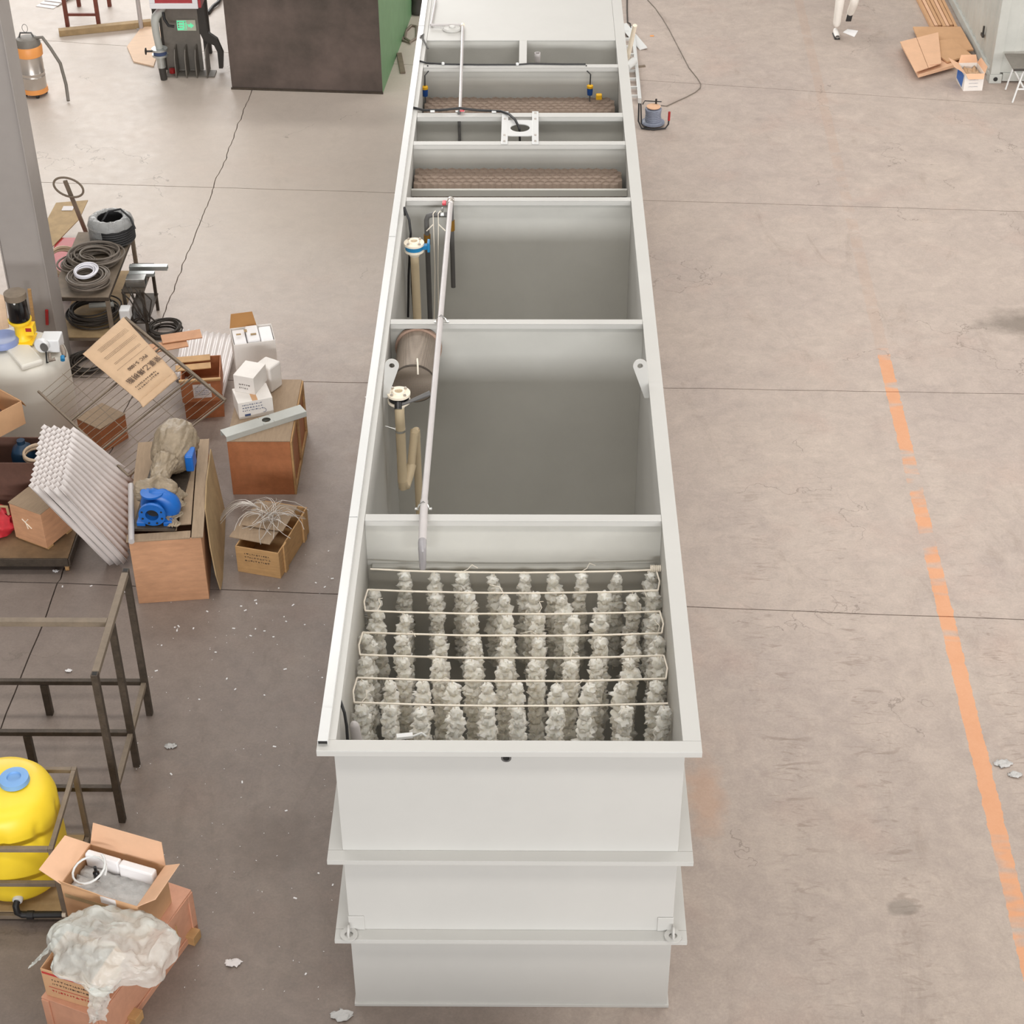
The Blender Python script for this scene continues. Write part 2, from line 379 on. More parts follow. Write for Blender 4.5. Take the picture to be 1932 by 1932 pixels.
def text(txt, size, m, parent, T, name='lettering', th=.0012, sp=1.0):
    cu = bpy.data.curves.new('t', 'FONT'); cu.body = txt; cu.size = size; cu.extrude = th; cu.align_x = 'CENTER'; cu.align_y = 'CENTER'
    cu.resolution_u = 2; cu.space_character = sp
    o = bpy.data.objects.new('t', cu); COL.objects.link(o)
    dg = bpy.context.evaluated_depsgraph_get(); me = bpy.data.meshes.new_from_object(o.evaluated_get(dg))
    bpy.data.objects.remove(o)
    me.transform(root_matrix(parent).inverted() @ T); me.materials.clear(); me.materials.append(M[m])
    q = bpy.data.objects.new(name, me); COL.objects.link(q); q.parent = parent; return q
def dashes(m, parent, T, wd, ht, rows, seed, name='printed_lines', th=.0015, sz=.5, w=True):
    """illegible small print: rows of short strokes in the local XY plane of T"""
    rd = random.Random(seed); b = B()
    for r in range(rows):
        y = ht*(.5-(r+.5)/rows); x = -wd/2; h = ht/rows*sz
        while x < wd/2-.01:
            L = rd.uniform(.3, 1.3)*h
            for q in range(rd.choice((1, 2, 2))):
                yy = y+rd.uniform(-.35, .35)*h
                b.box(x, x+L, yy-h*.1, yy+h*.1, 0, th, T)
            b.box(x+L*.4, x+L*.55, y-h*.45, y+h*.45, 0, th, T)
            x += L+rd.uniform(.25, .6)*h
    return obj(name, b, m, parent, w=w)
def plane_T(o, xd, yd):
    o = Vector(o); x = Vector(xd).normalized(); z = x.cross(Vector(yd)).normalized(); y = z.cross(x)
    return Matrix(((x.x, y.x, z.x, o.x), (x.y, y.y, z.y, o.y), (x.z, y.z, z.z, o.z), (0, 0, 0, 1)))

# ============================================================ FLOOR
fl = obj('floor', B().box(-16, 16, -16, 36, -.14, -.045), 'dark'); fl['kind'] = 'structure'
def wav(x, seed, amp): return amp*(noise.noise(Vector((x*1.7, seed, 0)))+.5*noise.noise(Vector((x*6.1, seed+3, 0))))
ys = [-16, 4.74, 8.58, 13.31, 17.55, 36]; sl = [0, -.055, -.03, -.066, -.17, 0]
def jy(i, x): return ys[i]+sl[i]*x + (wav(x, i*5.3, .012) if 0 < i < 5 else 0)
def jx(y): return -4.60+.03*min(y, 17)+wav(y, 77, .035)
g_ = .0065
for i in range(5):
    for side in (0, 1):
        xa, xb = (-16, None) if side == 0 else (None, 16)
        N = 60; poly = []
        # bottom edge left->right, right edge up, top edge right->left, left edge down
        def xl(y): return -16 if side == 0 else jx(y)+g_
        def xr(y): return jx(y)-g_ if side == 0 else 16
        y0, y1 = ys[i], ys[i+1]
        xs0 = [xl(y0)+(xr(y0)-xl(y0))*k/N for k in range(N+1)]
        poly += [(x, jy(i, x)+g_, 0) for x in xs0]
        ra, rb = poly[-1][1], None
        xs1 = [xr(y1)+(xl(y1)-xr(y1))*k/N for k in range(N+1)]
        top = [(x, jy(i+1, x)-g_, 0) for x in xs1]
        rb = top[0][1]
        if side == 0: poly += [(xr(ra+(rb-ra)*k/80), ra+(rb-ra)*k/80, 0) for k in range(1, 80)]
        poly += top
        la, lb = top[-1][1], poly[0][1]
        if side == 1: poly += [(xl(la+(lb-la)*k/80), la+(lb-la)*k/80, 0) for k in range(1, 80)]
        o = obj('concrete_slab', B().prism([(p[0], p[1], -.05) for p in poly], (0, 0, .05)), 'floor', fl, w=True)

wb = obj('unseen_shade_wall', B().box(-15, 15, -15.5, -9.6, 0, 2.65), 'column'); wb['kind'] = 'structure'  # low unseen block added behind the camera to darken the tank's lower front
# steel column
c0 = W(86, 520, 8.7); c1 = W(22, 560, 8.7)
cf = G(101, 480); t = thing('wall_column', None, None, (c0.x-.22, 8.9, 0), 0, kind='structure')
obj('web', B().box(c0.x-.43, c0.x, 8.72, 8.74, 0, 9).box(c0.x-.43, c0.x, 9.06, 9.08, 0, 9), 'column', t, w=True, bev=.003)
obj('flange', B().box(c0.x, c0.x+.014, 8.7, 9.1, 0, 9), 'column', t, w=True, bev=.003)
obj('flange', B().box(c0.x-.444, c0.x-.43, 8.7, 9.1, 0, 9), 'column', t, w=True, bev=.003)
obj('base_plate', B().box(c0.x-.52, c0.x+.09, 8.6, 9.2, 0, .03), 'rustlt', t, w=True)

# ============================================================ TANK
H = 2.69; L_ = 15.6; hw = 1.15; o_ = .1
tank = thing('treatment_tank', 'long open topped pale grey steel tank split into cells, in the middle of the hall', 'tank', (0, 0, 0))
P = lambda name, b, m='paint', **k: obj(name, b, m, tank, **k)
P('front_panel', B().box(-hw, hw, 0, .012, 0, H-.02), bev=.002)
for s in (-1, 1):
    P('side_panel', B().box(*(sorted((s*hw, s*(hw-.012)))), .012, L_, 0, H-.02))
P('back_panel', B().box(-hw, hw, L_-.012, L_, 0, H-.02)); P('bottom_plate', B().box(-hw-.012, hw+.012, -.015, L_+.015, 0, .03), bev=.003)
# rim: channel, top plate + outer lip + inner lip
def rimbar(x0, x1, y0, y1): P('rim', B().box(x0, x1, y0, y1, H-.008, H), bev=.002)
P('front_rim', B().box(-hw-o_, hw+o_, -o_, .005, H-.008, H).box(-hw-o_, hw+o_, -o_, -o_+.008, H-.05, H-.006), bev=.003)
for s in (-1, 1):
    xs = sorted((s*(hw-.02), s*(hw+o_))); xl = sorted((s*(hw+o_-.008), s*(hw+o_)))
    P('side_rim', B().box(xs[0], xs[1], .006, L_, H-.008, H).box(xl[0], xl[1], -.09, L_, H-.05, H-.009), bev=.002)
for z in (1.657, .843):
    P('rib', B().box(-hw-o_, hw+o_, -o_, -.001, z-.008, z).box(-hw-o_, hw+o_, -o_, -o_+.008, z-.04, z-.009), bev=.002)
    for s in (-1, 1):
        xs = sorted((s*(hw+.001), s*(hw+o_))); xl = sorted((s*(hw+o_-.008), s*(hw+o_)))
        P('rib', B().box(xs[0], xs[1], .001, L_, z-.008, z).box(xl[0], xl[1], .001, L_, z-.04, z-.009), bev=.002)
for s in (-1, 1):   # corner pads and lashing rings on the lower rib
    P('corner_pad', B().box(*sorted((s*(hw-.11), s*(hw+.004))), -.01, -.001, .845, .985), bev=.004)
    rg = P('lashing_ring', B().lathe([(.03, 0), (.062, .0), (.062, .012), (.03, .012), (.03, 0)], 20, (s*(hw+.0), -.062, .85)), smooth=40)
    obj('shackle', B().tube([(s*(hw+.0)+.0, -.062+.035*math.cos(a), .885+.045*math.sin(a)) for a in [2*PI*k/16 for k in range(16)]], .009, 8, True), 'paint', rg, w=True, smooth=60)
P('outlet_socket', B().lathe([(.028, 0), (.034, 0), (.034, .05), (.022, .05), (.02, .01), (.0, .01)], 20, (-.02, -.005, H-.105), (0, -1, 0)), 'pvcdark', smooth=40)
# cross beams (top plate, lip, partition below)
beams = [(2.405, 2.486), (5.352, 5.432), (7.785, 7.862), (9.108, 9.191), (9.82, 9.925), (11.205, 11.292)]
xi = hw-.022
for i, (a, b) in enumerate(beams):
    P('cross_beam', B().box(-xi, xi, a, b, H-.012, H-.002).box(-xi, xi, a, a+.008, H-.055, H-.013), bev=.002)
    P('partition', B().box(-hw+.013, hw-.013, b-.014, b-.004, .03, H-.013), 'paint_in')
P('partition', B().box(-hw+.013, hw-.013, 12.04, 12.05, .03, H-.013), 'paint_in')
P('cover_plate', B().box(-xi, xi, 12.03, L_-.02, H-.012, H-.003), bev=.002)
P('divider', B().box(-.02, .07, 11.293, 12.03, H-.02, H-.004).box(.02, .028, 11.293, 12.03, .03, H-.021), 'paint', bev=.002)
# first cell: thin dark frame lines on the partition
P('shelf_angle', B().box(-1.1, 1.1, 2.43, 2.47, 2.2, 2.225), 'paint_in', bev=.003)
for y0, y1 in ((7.87, 8.62), (9.95, 10.7)):
    pass
P('support_angle', B().box(-hw+.014, hw-.014, 8.62, 8.66, 2.32, 2.395), 'paint_in', bev=.003)
P('support_angle', B().box(-hw+.014, hw-.014, 10.74, 10.78, 2.24, 2.30), 'paint_in', bev=.003)
P('baffle', B().box(-hw+.014, hw-.014, 8.665, 8.675, .03, 2.15), 'paint_in'); P('baffle', B().box(-hw+.014, hw-.014, 10.785, 10.795, .03, 2.1), 'paint_in')
# cable duct along the left rim, in sections, open at the near end
dy = [-.045, .27, 2.40, 4.42, 6.95, 9.6, 12.4, L_-.1]
for i in range(len(dy)-1):
    a, b = dy[i]+(.002 if i else 0), dy[i+1]; x0, x1 = -hw-.095, -hw-.028
    bb = B().box(x0, x1, a, b, H+.034-.004*(i % 2), H+.037-.004*(i % 2)).box(x0, x0+.003, a, b, H, H+.034).box(x1-.003, x1, a, b, H, H+.034)
    if i: pass
    P('cable_duct', bb, 'duct', bev=.001)
P('duct_end', B().box(-hw-.09, -hw-.032, -.035, -.03, H+.001, H+.03), 'dark')
# lifting lugs: eye plates leaning out of the side rim
for s in (-1, 1):
    pts = [(.0, -.10), (-.045, -.10)] + [(-.085+.058*math.cos(a), .20+.058*math.sin(a)) for a in [PI+.35-(PI+.35)*k/14 for k in range(15)]][::1]
    pts = [(.03, -.10), (-.012, -.10)] + [(-.058+.06*math.cos(a), .20+.06*math.sin(a)) for a in [PI+.5-(PI+.5)*k/14 for k in range(15)]]
    hole = [(-.058+.024*math.cos(2*PI*k/16), .20+.024*math.sin(2*PI*k/16)) for k in range(16)]
    import bmesh
    bm = bmesh.new()
    def loop(pp): 
        vv = [bm.verts.new((p[0], p[1], 0)) for p in pp]; return [bm.edges.new((vv[i], vv[(i+1) % len(vv)])) for i in range(len(vv))]
    ed = loop(pts)+loop(hole); bmesh.ops.triangle_fill(bm, use_beauty=True, edges=ed)
    cen = Matrix.Translation((s*1.095, 4.22, H-.05)) @ Matrix.Rotation(math.radians(s*0), 4, 'Z')
    # the plate faces along y-ish, standing nearly upright, mirrored on the other side
    for v in bm.verts: v.co = Vector((s*v.co.x, .1*v.co.y, v.co.y)) + Vector((s*1.112-(.0 if s > 0 else -.012), 4.36, H-.04))
    b = B(); b.v = [tuple(v.co) for v in bm.verts]; bm.verts.index_update(); b.f = [tuple(v.index for v in f.verts) for f in bm.faces]; bm.free()
    P('lifting_lug', b, 'paint', solid=.014)

# ---- cell 1: hanging fibre media on taut cords
ZC = 2.29
rows = [2.31, 2.06, 1.81, 1.56, 1.31, 1.06, .80]
cd = thing('media_line', 'zigzag cream cord stretched in eight runs across the first tank cell', 'cord', (0, 1.5, ZC-.01))
pts = []
for i, y in enumerate(rows):
    run = [Vector((x, y, ZC-.03*(1-(x/1.1)**2)+.004*nzv((x*3, y, 0)))) for x in [-1.1+2.2*k/16 for k in range(17)]]
    if i % 2: run = run[::-1]
    o = obj('cord_run', B().tube(run, .0075, 6), 'cord', cd, w=True, smooth=60)
    if i < len(rows)-1:
        e = run[-1]; obj('cord_turn', B().tube([e, e+Vector((.02*(1 if e.x > 0 else -1), -.12, -.02)), Vector((e.x, rows[i+1], ZC))], .0065, 6), 'cord', cd, w=True, smooth=60)
kp = B()
for k in range(7): kp.tube([Vector((1.06+.014*k, 2.31, ZC+.015))+Vector((0, .022*math.cos(a), .022*math.sin(a))) for a in [2*PI*j/8 for j in range(8)]], .006, 5, True)
obj('knot', kp, 'cord', cd, w=True, smooth=60)
def ruffle(seed):
    rd = random.Random(seed); n, mrow = 16, 9; vs = []; fs = []
    for j in range(mrow+1):
        th = PI*j/mrow
        for k in range(n):
            a = 2*PI*k/n
            rr = .056*(1+.22*math.sin(a*5+j*1.3+seed)*math.sin(th))+.03*nzv((math.cos(a)*2+seed, math.sin(a)*2, j*.9), 1.3)+.009*rd.uniform(-1, 1)
            r = max(rr*math.sin(th)**.7, .004)
            vs.append((r*math.cos(a), r*math.sin(a), .046*math.cos(th)+.008*rd.uniform(-1, 1)*math.sin(th)))
    for j in range(mrow):
        for k in range(n): fs.append((j*n+k, j*n+(k+1) % n, (j+1)*n+(k+1) % n, (j+1)*n+k))
    b = B(); b.add(vs, fs); me = bpy.data.meshes.new('fibre_ruffle'); me.from_pydata(b.v, [], b.f); me.materials.append(M['media']); me.shade_smooth(); me.set_sharp_from_angle(angle=math.radians(38)); return me
RF = [ruffle(i*3.7+1) for i in range(6)]
ST = {0: [760, 819, 870, 932, 992, 1046, 1095, 1163, 1238], 1: [704, 823, 885, 950, 1005, 1062, 1137, 1193, 1243],
      2: [712, 762, 893, 957, 1015, 1080, 1132, 1247], 3: [692, 756, 828, 895, 957, 1015, 1078, 1135, 1190, 1250],
      4: [682, 760, 830, 890, 950, 1010, 1076, 1125, 1188, 1244], 5: [676, 733, 796, 853, 917, 975, 1050, 1110, 1172, 1240],
      6: [682, 735, 792, 858, 920, 978, 1047, 1103, 1180, 1252]}
RN = ['farthest', 'second farthest', 'third', 'fourth', 'fifth', 'sixth', 'nearest visible']
RY = [1080, 1112, 1152, 1193, 1235, 1285, 1330]
ordn = ['leftmost', 'second', 'third', 'fourth', 'fifth', 'sixth', 'seventh', 'eighth', 'ninth', 'tenth']
linkm = bpy.data.meshes.new('hanging_line'); bb = B().tube([(0, 0, 0), (0, 0, -1.0)], .004, 5); linkm.from_pydata(bb.v, [], bb.f); linkm.materials.append(M['cord'])
for i, xs in ST.items():
    for j, px in enumerate(xs):
        p = G(px, RY[i], ZC-.02); p.y = rows[i]; p.x = max(-1.07, min(1.07, p.x))
        z0 = ZC-.03*(1-(p.x/1.1)**2)
        which = ordn[j] if j < len(xs)-1 else 'rightmost'
        t = thing('media_string', 'white fibre media string in the near cell, %s under the %s cord run' % (which, RN[i]), 'filter media', (p.x, p.y, z0), random.uniform(0, 6), 'fibre media strings hanging in the first tank cell')
        l = bpy.data.objects.new('hanging_line', linkm); COL.objects.link(l); l.parent = t
        z = -.075 if j % 2 or i > 3 else -.055
        nr = 11
        for q in range(nr):
            r = bpy.data.objects.new('fibre_ruffle', random.choice(RF)); COL.objects.link(r); r.parent = t
            r.location = (random.uniform(-.012, .012), random.uniform(-.012, .012), z); s = random.uniform(.82, 1.15) if q else random.uniform(.7, .85)
            r.scale = (s, s, random.uniform(.9, 1.2)); r.rotation_euler = (random.uniform(-.25, .25), random.uniform(-.25, .25), random.uniform(0, 6))
            z -= random.uniform(.074, .092)
        if (i*3+j) % 4 == 2:
            a = random.uniform(0, 6); obj('loose_end', B().tube([Vector((0, 0, 0)), Vector((.05*math.cos(a), .05*math.sin(a), .03)), Vector((.09*math.cos(a+.5), .09*math.sin(a+.5), .045)), Vector((.13*math.cos(a+.3), .13*math.sin(a+.3), .02))], .0028, 5), 'cord', t, smooth=60)
# white plastic scrap caught at the front edge of the cell
q = G(762, 1389, 2.5)
single('white_bracket', B().box(-.05, .06, -.02, .02, -.012, .012, Matrix.Translation(q) @ Matrix.Rotation(.15, 4, 'Z')).tube([q+Vector((.06, 0, 0)), q+Vector((.12, .01, .02)), q+Vector((.15, 0, 0))], .008, 6), 'duct', 'small white plastic bracket resting just inside the near rim of the tank', 'bracket', bev=.003)
single('grey_sleeve', B().lathe([(.0, 0), (.035, 0), (.035, .3), (.02, .33), (.0, .335)], 14, tuple(G(668, 1366, 2.45)-Vector((-.03, 0, .32))), (-.1, .02, 1)), 'pvcgrey', 'short pale plastic sleeve in the near left corner of the tank', 'sleeve', smooth=50)
single('cable', B().tube([G(631, 1309, 2.672), G(642, 1322, 2.655), G(650, 1345, 2.6), G(654, 1370, 2.52), G(656, 1400, 2.42), Vector((-1.06, .2, 2.0)), Vector((-1.06, .2, 1.2))], .011, 8), 'black', 'short black cable entering the near left corner of the first tank cell', 'cable', smooth=60)

# ---- settler blocks in the 4th and 6th cells
def hexmesh():
    R, t_, h = .050, .004, .42; vs = []; fs = []
    sh = Vector((0, -.22, -.38))
    for r in (R, R-t_):
        for zz in (0, 1):
            for k in range(6):
                a = PI/6+PI/3*k; vs.append(Vector((r*math.cos(a), r*math.sin(a), 0))+sh*zz)
    for k in range(6):
        j = (k+1) % 6
        fs += [(k, j, 6+j, 6+k), (12+j, 12+k, 18+k, 18+j), (j, k, 12+k, 12+j)]
    k0 = len(vs); vs += [Vector(((R-t_)*math.cos(PI/6+PI/3*k), (R-t_)*math.sin(PI/6+PI/3*k), 0))+sh*.03 for k in range(6)]; fs.append(tuple(range(k0, k0+6)))
    me = bpy.data.meshes.new('settler_tube'); me.from_pydata(vs, [], fs); me.materials.append(M['settler']); return me
HX = hexmesh()
for nm, ya, yb, zz, lab in (('a', 8.68, 9.14, 2.40, 'third narrow cell'), ('b', 10.80, 11.22, 2.315, 'cell with the blue float switches')):
    t = thing('tube_settler', 'brown honeycomb settler block in the tank, %s' % ('nearer one, before the holed bracket' if nm == 'a' else 'farther one, below the float switches'), 'tube settler', (0, (ya+yb)/2, zz-.4), 0)
    dx = .050*math.sqrt(3); dy_ = .075
    nx = 25
    for r in range(5):
        y = yb-.05-dy_*r
        for k in range(nx+(r % 2 == 0)):
            x = -1.075+dx*k+(.5*dx if r % 2 else 0)
            if abs(x) > 1.09: continue
            h = bpy.data.objects.new('settler_tube', HX); COL.objects.link(h); h.parent = t
            h.location = (x, y-(ya+yb)/2, .4+random.uniform(-.006, .004)); 
            if random.random() < .12: h.scale = (1, 1, .9)

# ---- pipes, valves and floats inside the cells
zt = H+.035
pp = thing('grey_pipe_run', 'long grey plastic pipe running over the cross beams along the left of the big cells', 'pipe', (-.68, 5, H))
A0 = G(850, 385, zt); A1 = G(800, 950, zt); A2 = G(797, 1020, zt); A3 = Vector((-.68, 2.13, 2.45))
obj('pipe', B().tube([A0, A1], .026, 16), 'pvcgrey', pp, w=True, smooth=50)
obj('pipe_section', B().tube([A1+Vector((0, .03, 0)), A2], .031, 16), 'pvcgrey', pp, w=True, smooth=50)
obj('elbow', B().tube([A2+Vector((0, .03, 0)), A2+Vector((0, -.02, 0)), A2+Vector((0, -.05, -.04)), A3], [.03, .032, .031, .026], 16), 'pvcmid', pp, w=True, smooth=50)
for px, py in ((833, 608), (799, 961)):
    q = G(px, py, H); 
    b = B().tube([q+Vector((-.045, 0, .0)), q+Vector((-.032, 0, .04)), q+Vector((0, 0, .072)), q+Vector((.032, 0, .04)), q+Vector((.045, 0, 0))], .008, 6).box(q.x-.065, q.x-.035, q.y-.012, q.y+.012, H, H+.008).box(q.x+.035, q.x+.065, q.y-.012, q.y+.012, H, H+.008)
    obj('pipe_clamp', b, 'chrome', pp, w=True, smooth=50)
q = G(851, 380, zt)
v = obj('ball_valve', B().lathe([(.024, -.05), (.033, -.045), (.033, -.02), (.028, -.015), (.028, .02), (.034, .025), (.034, .05), (.024, .055)], 16, A0+Vector((0, .05, 0)), (0, 1, 0)), 'stainless', pp, w=True, smooth=40)
obj('valve_handle', B().box(A0.x-.085, A0.x-.045, A0.y+.02, A0.y+.09, zt-.03, zt+.0), 'pinkred', v, w=True, bev=.008)
obj('pipe_drop', B().tube([A0+Vector((.004, .03, -.03)), A0+Vector((.004, .02, -.4)), A0+Vector((.004, .02, -.95))], .024, 14), 'pvcdark', pp, w=True, smooth=50)
q = A0+Vector((.004, .02, -.3)); obj('coupling', B().lathe([(.025, 0), (.032, 0), (.032, .11), (.025, .11)], 16, q), 'brass', pp, w=True, smooth=40)
# header across with two tied risers
x1, x0 = A0.x, W(804, 412, 7.5).x
hd = thing('pump_riser', 'dark grey pipe bend with brass couplings tied with white cord in the third cell', 'pipe', (x0, 7.5, 0.2))
zz = W(830, 405, 7.55).z
obj('pipe', B().tube([(x1, 7.55, zz), (x0+.06, 7.55, zz), (x0+.015, 7.55, zz-.015), (x0, 7.55, zz-.06), (x0, 7.55, .3)], .026, 14), 'pvcdark', hd, w=True, smooth=50)
obj('coupling', B().lathe([(.027, 0), (.034, 0), (.034, .11), (.027, .11)], 16, (x0, 7.55, zz-.33)), 'brass', hd, w=True, smooth=40)
obj('chrome_union', B().lathe([(.018, -.02), (.03, -.015), (.03, .015), (.018, .02)], 14, ((x0+x1)/2+.04, 7.55, zz), (1, 0, 0)).lathe([(.01, 0), (.014, .03), (.006, .06)], 10, ((x0+x1)/2+.04, 7.55, zz+.02)), 'chrome', hd, w=True, smooth=40)
for k, dx in enumerate((.07, .12)):
    x = x0+dx
    obj('tie_cord', B().tube([(x+.02, 7.57, zz+.03), (x, 7.51, zz+.03), (x, 7.5, zz-.08), (x-.02*k, 7.49, zz-.6), (x-.03, 7.48, zz-1.3)], .005, 6).tube([(x, 7.5, zz-.08), (x+(.07 if k else -.07), 7.49, zz-.15)], .006, 6), 'cord', hd, w=True, smooth=50)
def valve_post(nm, px, py, Yc, zt_, zb, label, lev):
    c = G(px, py, zt_); 
    t = thing('flanged_pipe', label, 'pipe', (c.x, c.y, zb))
    def fl(z, m): obj('flange', B().lathe([(.038, 0), (.1, 0), (.1, .022), (.06, .024), (.052, .04), (.034, .04), (.034, -.02)], 28, (c.x, c.y, z)), m, t, w=True, smooth=40)
    fl(zt_-.035, 'creamlt'); obj('flange', B().lathe([(.04, .022), (.098, .022), (.098, 0), (.06, -.002), (.05, -.05), (.04, -.05)], 28, (c.x, c.y, zt_-.105)), 'creamlt', t, w=True, smooth=40)
    obj('wafer_valve', B().lathe([(.06, 0), (.088, 0), (.088, .045), (.06, .045)], 28, (c.x, c.y, zt_-.082)), 'teal' if not lev else 'blackgl', t, w=True, smooth=40)
    for k in range(4):
        a = PI/4+PI/2*k; obj('bolt', B().lathe([(.009, 0), (.009, .125)], 6, (c.x+.078*math.cos(a), c.y+.078*math.sin(a), zt_-.118)).lathe([(.014, 0), (.014, .012)], 6, (c.x+.078*math.cos(a), c.y+.078*math.sin(a), zt_-.012)), 'stainless', t, w=True)
    return t, c
t, c = valve_post('a', 781, 455, 7.2, 2.60, .2, 'cream pipe topped by a flange with a blue valve ring, in the third cell', False)
obj('pipe', B().tube([(c.x, c.y, 2.47), (c.x, c.y+.02, .15)], .042, 18), 'cream', t, w=True, smooth=50)
obj('valve_stem', B().box(c.x+.08, c.x+.14, c.y-.025, c.y+.025, 2.515, 2.565).box(c.x+.13, c.x+.155, c.y-.05, c.y+.05, 2.5, 2.60), 'teal', t, w=True, bev=.006)
t, c = valve_post('b', 752, 738, 4.5, 2.60, .2, 'cream pipe with black lever valve and upward return bend, in the second cell', True)
e1 = W(762, 918, c.y-.06); e2 = W(778, 820, c.y+.2); 
obj('pipe', B().tube([(c.x, c.y, 2.47), (c.x+.0, c.y-.02, 2.0), (c.x, e1.y, e1.z+.06)], .042, 18), 'cream', t, w=True, smooth=50)
obj('elbow', B().tube([(c.x, e1.y, e1.z+.07), (c.x+.005, e1.y, e1.z+.0), (c.x+.02, e1.y+.05, e1.z-.03), (c.x+.05, e1.y+.14, e1.z+.03), (c.x+.07, e1.y+.2, e1.z+.1)], .043, 18), 'cream', t, w=True, smooth=50)
pr = Vector((c.x+.1, e2.y+.04, e2.z)); obj('pipe', B().tube([(c.x+.065, e1.y+.19, e1.z+.09), pr], .036, 16), 'cream', t, w=True, smooth=50)
obj('elbow', B().tube([pr+Vector((-.003, -.01, -.03)), pr+Vector((0, .01, .01)), pr+Vector((.01, .03, -.0)), pr+Vector((.012, .035, -.08))], .038, 16), 'cream', t, w=True, smooth=50)
obj('pipe', B().tube([pr+Vector((.012, .035, -.07)), pr+Vector((.012, .04, -2.0 if pr.z > 2.1 else -pr.z+.06))], .035, 16), 'cream', t, w=True, smooth=50)
obj('hose_clip', B().lathe([(.044, 0), (.049, 0), (.049, .02), (.044, .02)], 18, (c.x, c.y-.01, 2.2)).tube([(c.x-.04, c.y, 2.21), (-1.13, c.y+.02, 2.23)], .007, 6), 'chrome', t, w=True, smooth=40)
lv = obj('lever', B().tube([Vector((c.x+.0, c.y-.09, 2.52)), Vector((c.x+.06, c.y-.08, 2.53)), Vector((c.x+.19, c.y-.03, 2.56)), Vector((c.x+.27, c.y-.0, 2.58))], [.02, .014, .02, .024], 8), 'pvcdark', t, w=True, smooth=50)
obj('valve_hub', B().lathe([(.0, 0), (.032, 0), (.032, .06), (.0, .06)], 16, (c.x, c.y-.13, 2.5), (0, .5, .6)), 'blackgl', t, w=True, smooth=40)
# perforated strainer basket lying against the wall
sa = W(787, 668, 5.30); sb = Vector((sa.x+.01, 5.0, 1.95))
bs = thing('strainer_basket', 'brown perforated steel strainer fixed to the far wall of the second cell', 'strainer', (-.89, 5.1, 2.2))
cn, cf = Vector((-.895, 4.80, 2.40)), Vector((-.885, 5.40, 2.42)); ax = cf-cn; Lb = ax.length
obj('perforated_wall', B().lathe([(.19, 0), (.19, Lb), (.184, Lb), (.184, 0), (.19, 0)], 40, cn, ax), 'mesh', bs, w=True, smooth=40)
obj('far_rim', B().lathe([(.18, Lb-.03), (.212, Lb-.03), (.212, Lb), (.18, Lb), (.18, Lb-.03)], 40, cn, ax), 'pinksteel', bs, w=True, smooth=40)
obj('seam_ring', B().lathe([(.186, .0), (.195, .0), (.195, .02), (.186, .02), (.186, .0)], 40, cn, ax), 'rust', bs, w=True, smooth=40)
obj('end_plate', B().lathe([(.0, -.001), (.186, -.001), (.186, .006), (0, .006)], 40, cn, ax), 'mesh', bs, w=True)
obj('tie', B().tube([cn+ax*.1+Vector((.03, 0, .195)), cn+ax*.05+Vector((.035, -.0, .24)), cn+Vector((.04, -.02, .2)), cn+Vector((.04, -.03, .12))], .008, 6), 'cord', bs, w=True, smooth=50)
# black feed cables in the third cell
single('cable', B().tube([Vector((-1.125, 7.5, H-.015)), W(763, 392, 7.35), W(772, 415, 7.3), W(775, 440, 7.3), W(771, 520, 7.28), W(770, 598, 7.25)], .012, 8), 'black', 'black cable dropping over the left rim into the third cell', 'cable', smooth=60)
single('cable', B().tube([W(776, 480, 7.34), W(777, 540, 7.34), W(781, 598, 7.3), W(781, 660, 7.3)], .011, 8), 'black', 'black cable hanging straight down beside the cream pipe in the third cell', 'cable', smooth=60)
# ---- far end fittings
fp = thing('white_pipe_run', 'thin white plastic pipe crossing the far cells, bent to the left on the cover plate', 'pipe', (-.68, 11, H))
a = G(873, 48, H+.03); b_ = G(868, 206, H+.03); l0 = G(813, 47, H+.03)
obj('pipe', B().tube([a, b_], .018, 12), 'pvcgrey', fp, w=True, smooth=50)
obj('pipe', B().tube([a+Vector((-.01, .01, 0)), l0], .016, 12), 'pvcgrey', fp, w=True, smooth=50)
obj('pipe', B().tube([l0, l0+Vector((.02, .9, 0))], .014, 12), 'pvcgrey', fp, w=True, smooth=50)
obj('elbow', B().lathe([(.024, -.03), (.024, .03)], 14, a, (0, 1, 0)), 'creamlt', fp, w=True, smooth=40)
obj('pipe_drop', B().tube([b_+Vector((0, -.0, 0)), b_+Vector((-.01, -.06, -.02)), (b_.x-.01, b_.y-.08, 1.9)], .016, 12), 'pvcdark', fp, w=True, smooth=50)
obj('valve_handle', B().box(b_.x-.0, b_.x+.05, b_.y-.07, b_.y-.03, H+.03, H+.045), 'pinkred', fp, w=True, bev=.004)
obj('pipe_clamp', B().box(b_.x-.05, b_.x+.05, b_.y-.02, b_.y+.01, H, H+.01), 'chrome', fp, w=True)
q = G(853, 56, H); single('blind_flange', B().lathe([(.0, 0), (.11, 0), (.115, .015), (.1, .03), (.04, .034), (.035, .05), (.0, .05)], 28, (q.x, q.y, H-.002)), 'paint', 'round pale flange lying on the far cover plate beside the white pipe', 'flange', smooth=40)
for px, py, w_ in ((812, 115, 'left'), (1153, 118, 'right')):
    q = W(px, py, 11.7)
    single('pipe_flange', B().lathe([(.05, 0), (.1, 0), (.1, .03), (.05, .03), (.05, 0)], 24, (min(max(q.x, -1.03), 1.03), 11.45, H-.16), (0, -.15, 1)), 'paint', 'round pale flange in the farthest open cell, against its %s wall' % w_, 'flange', smooth=40)
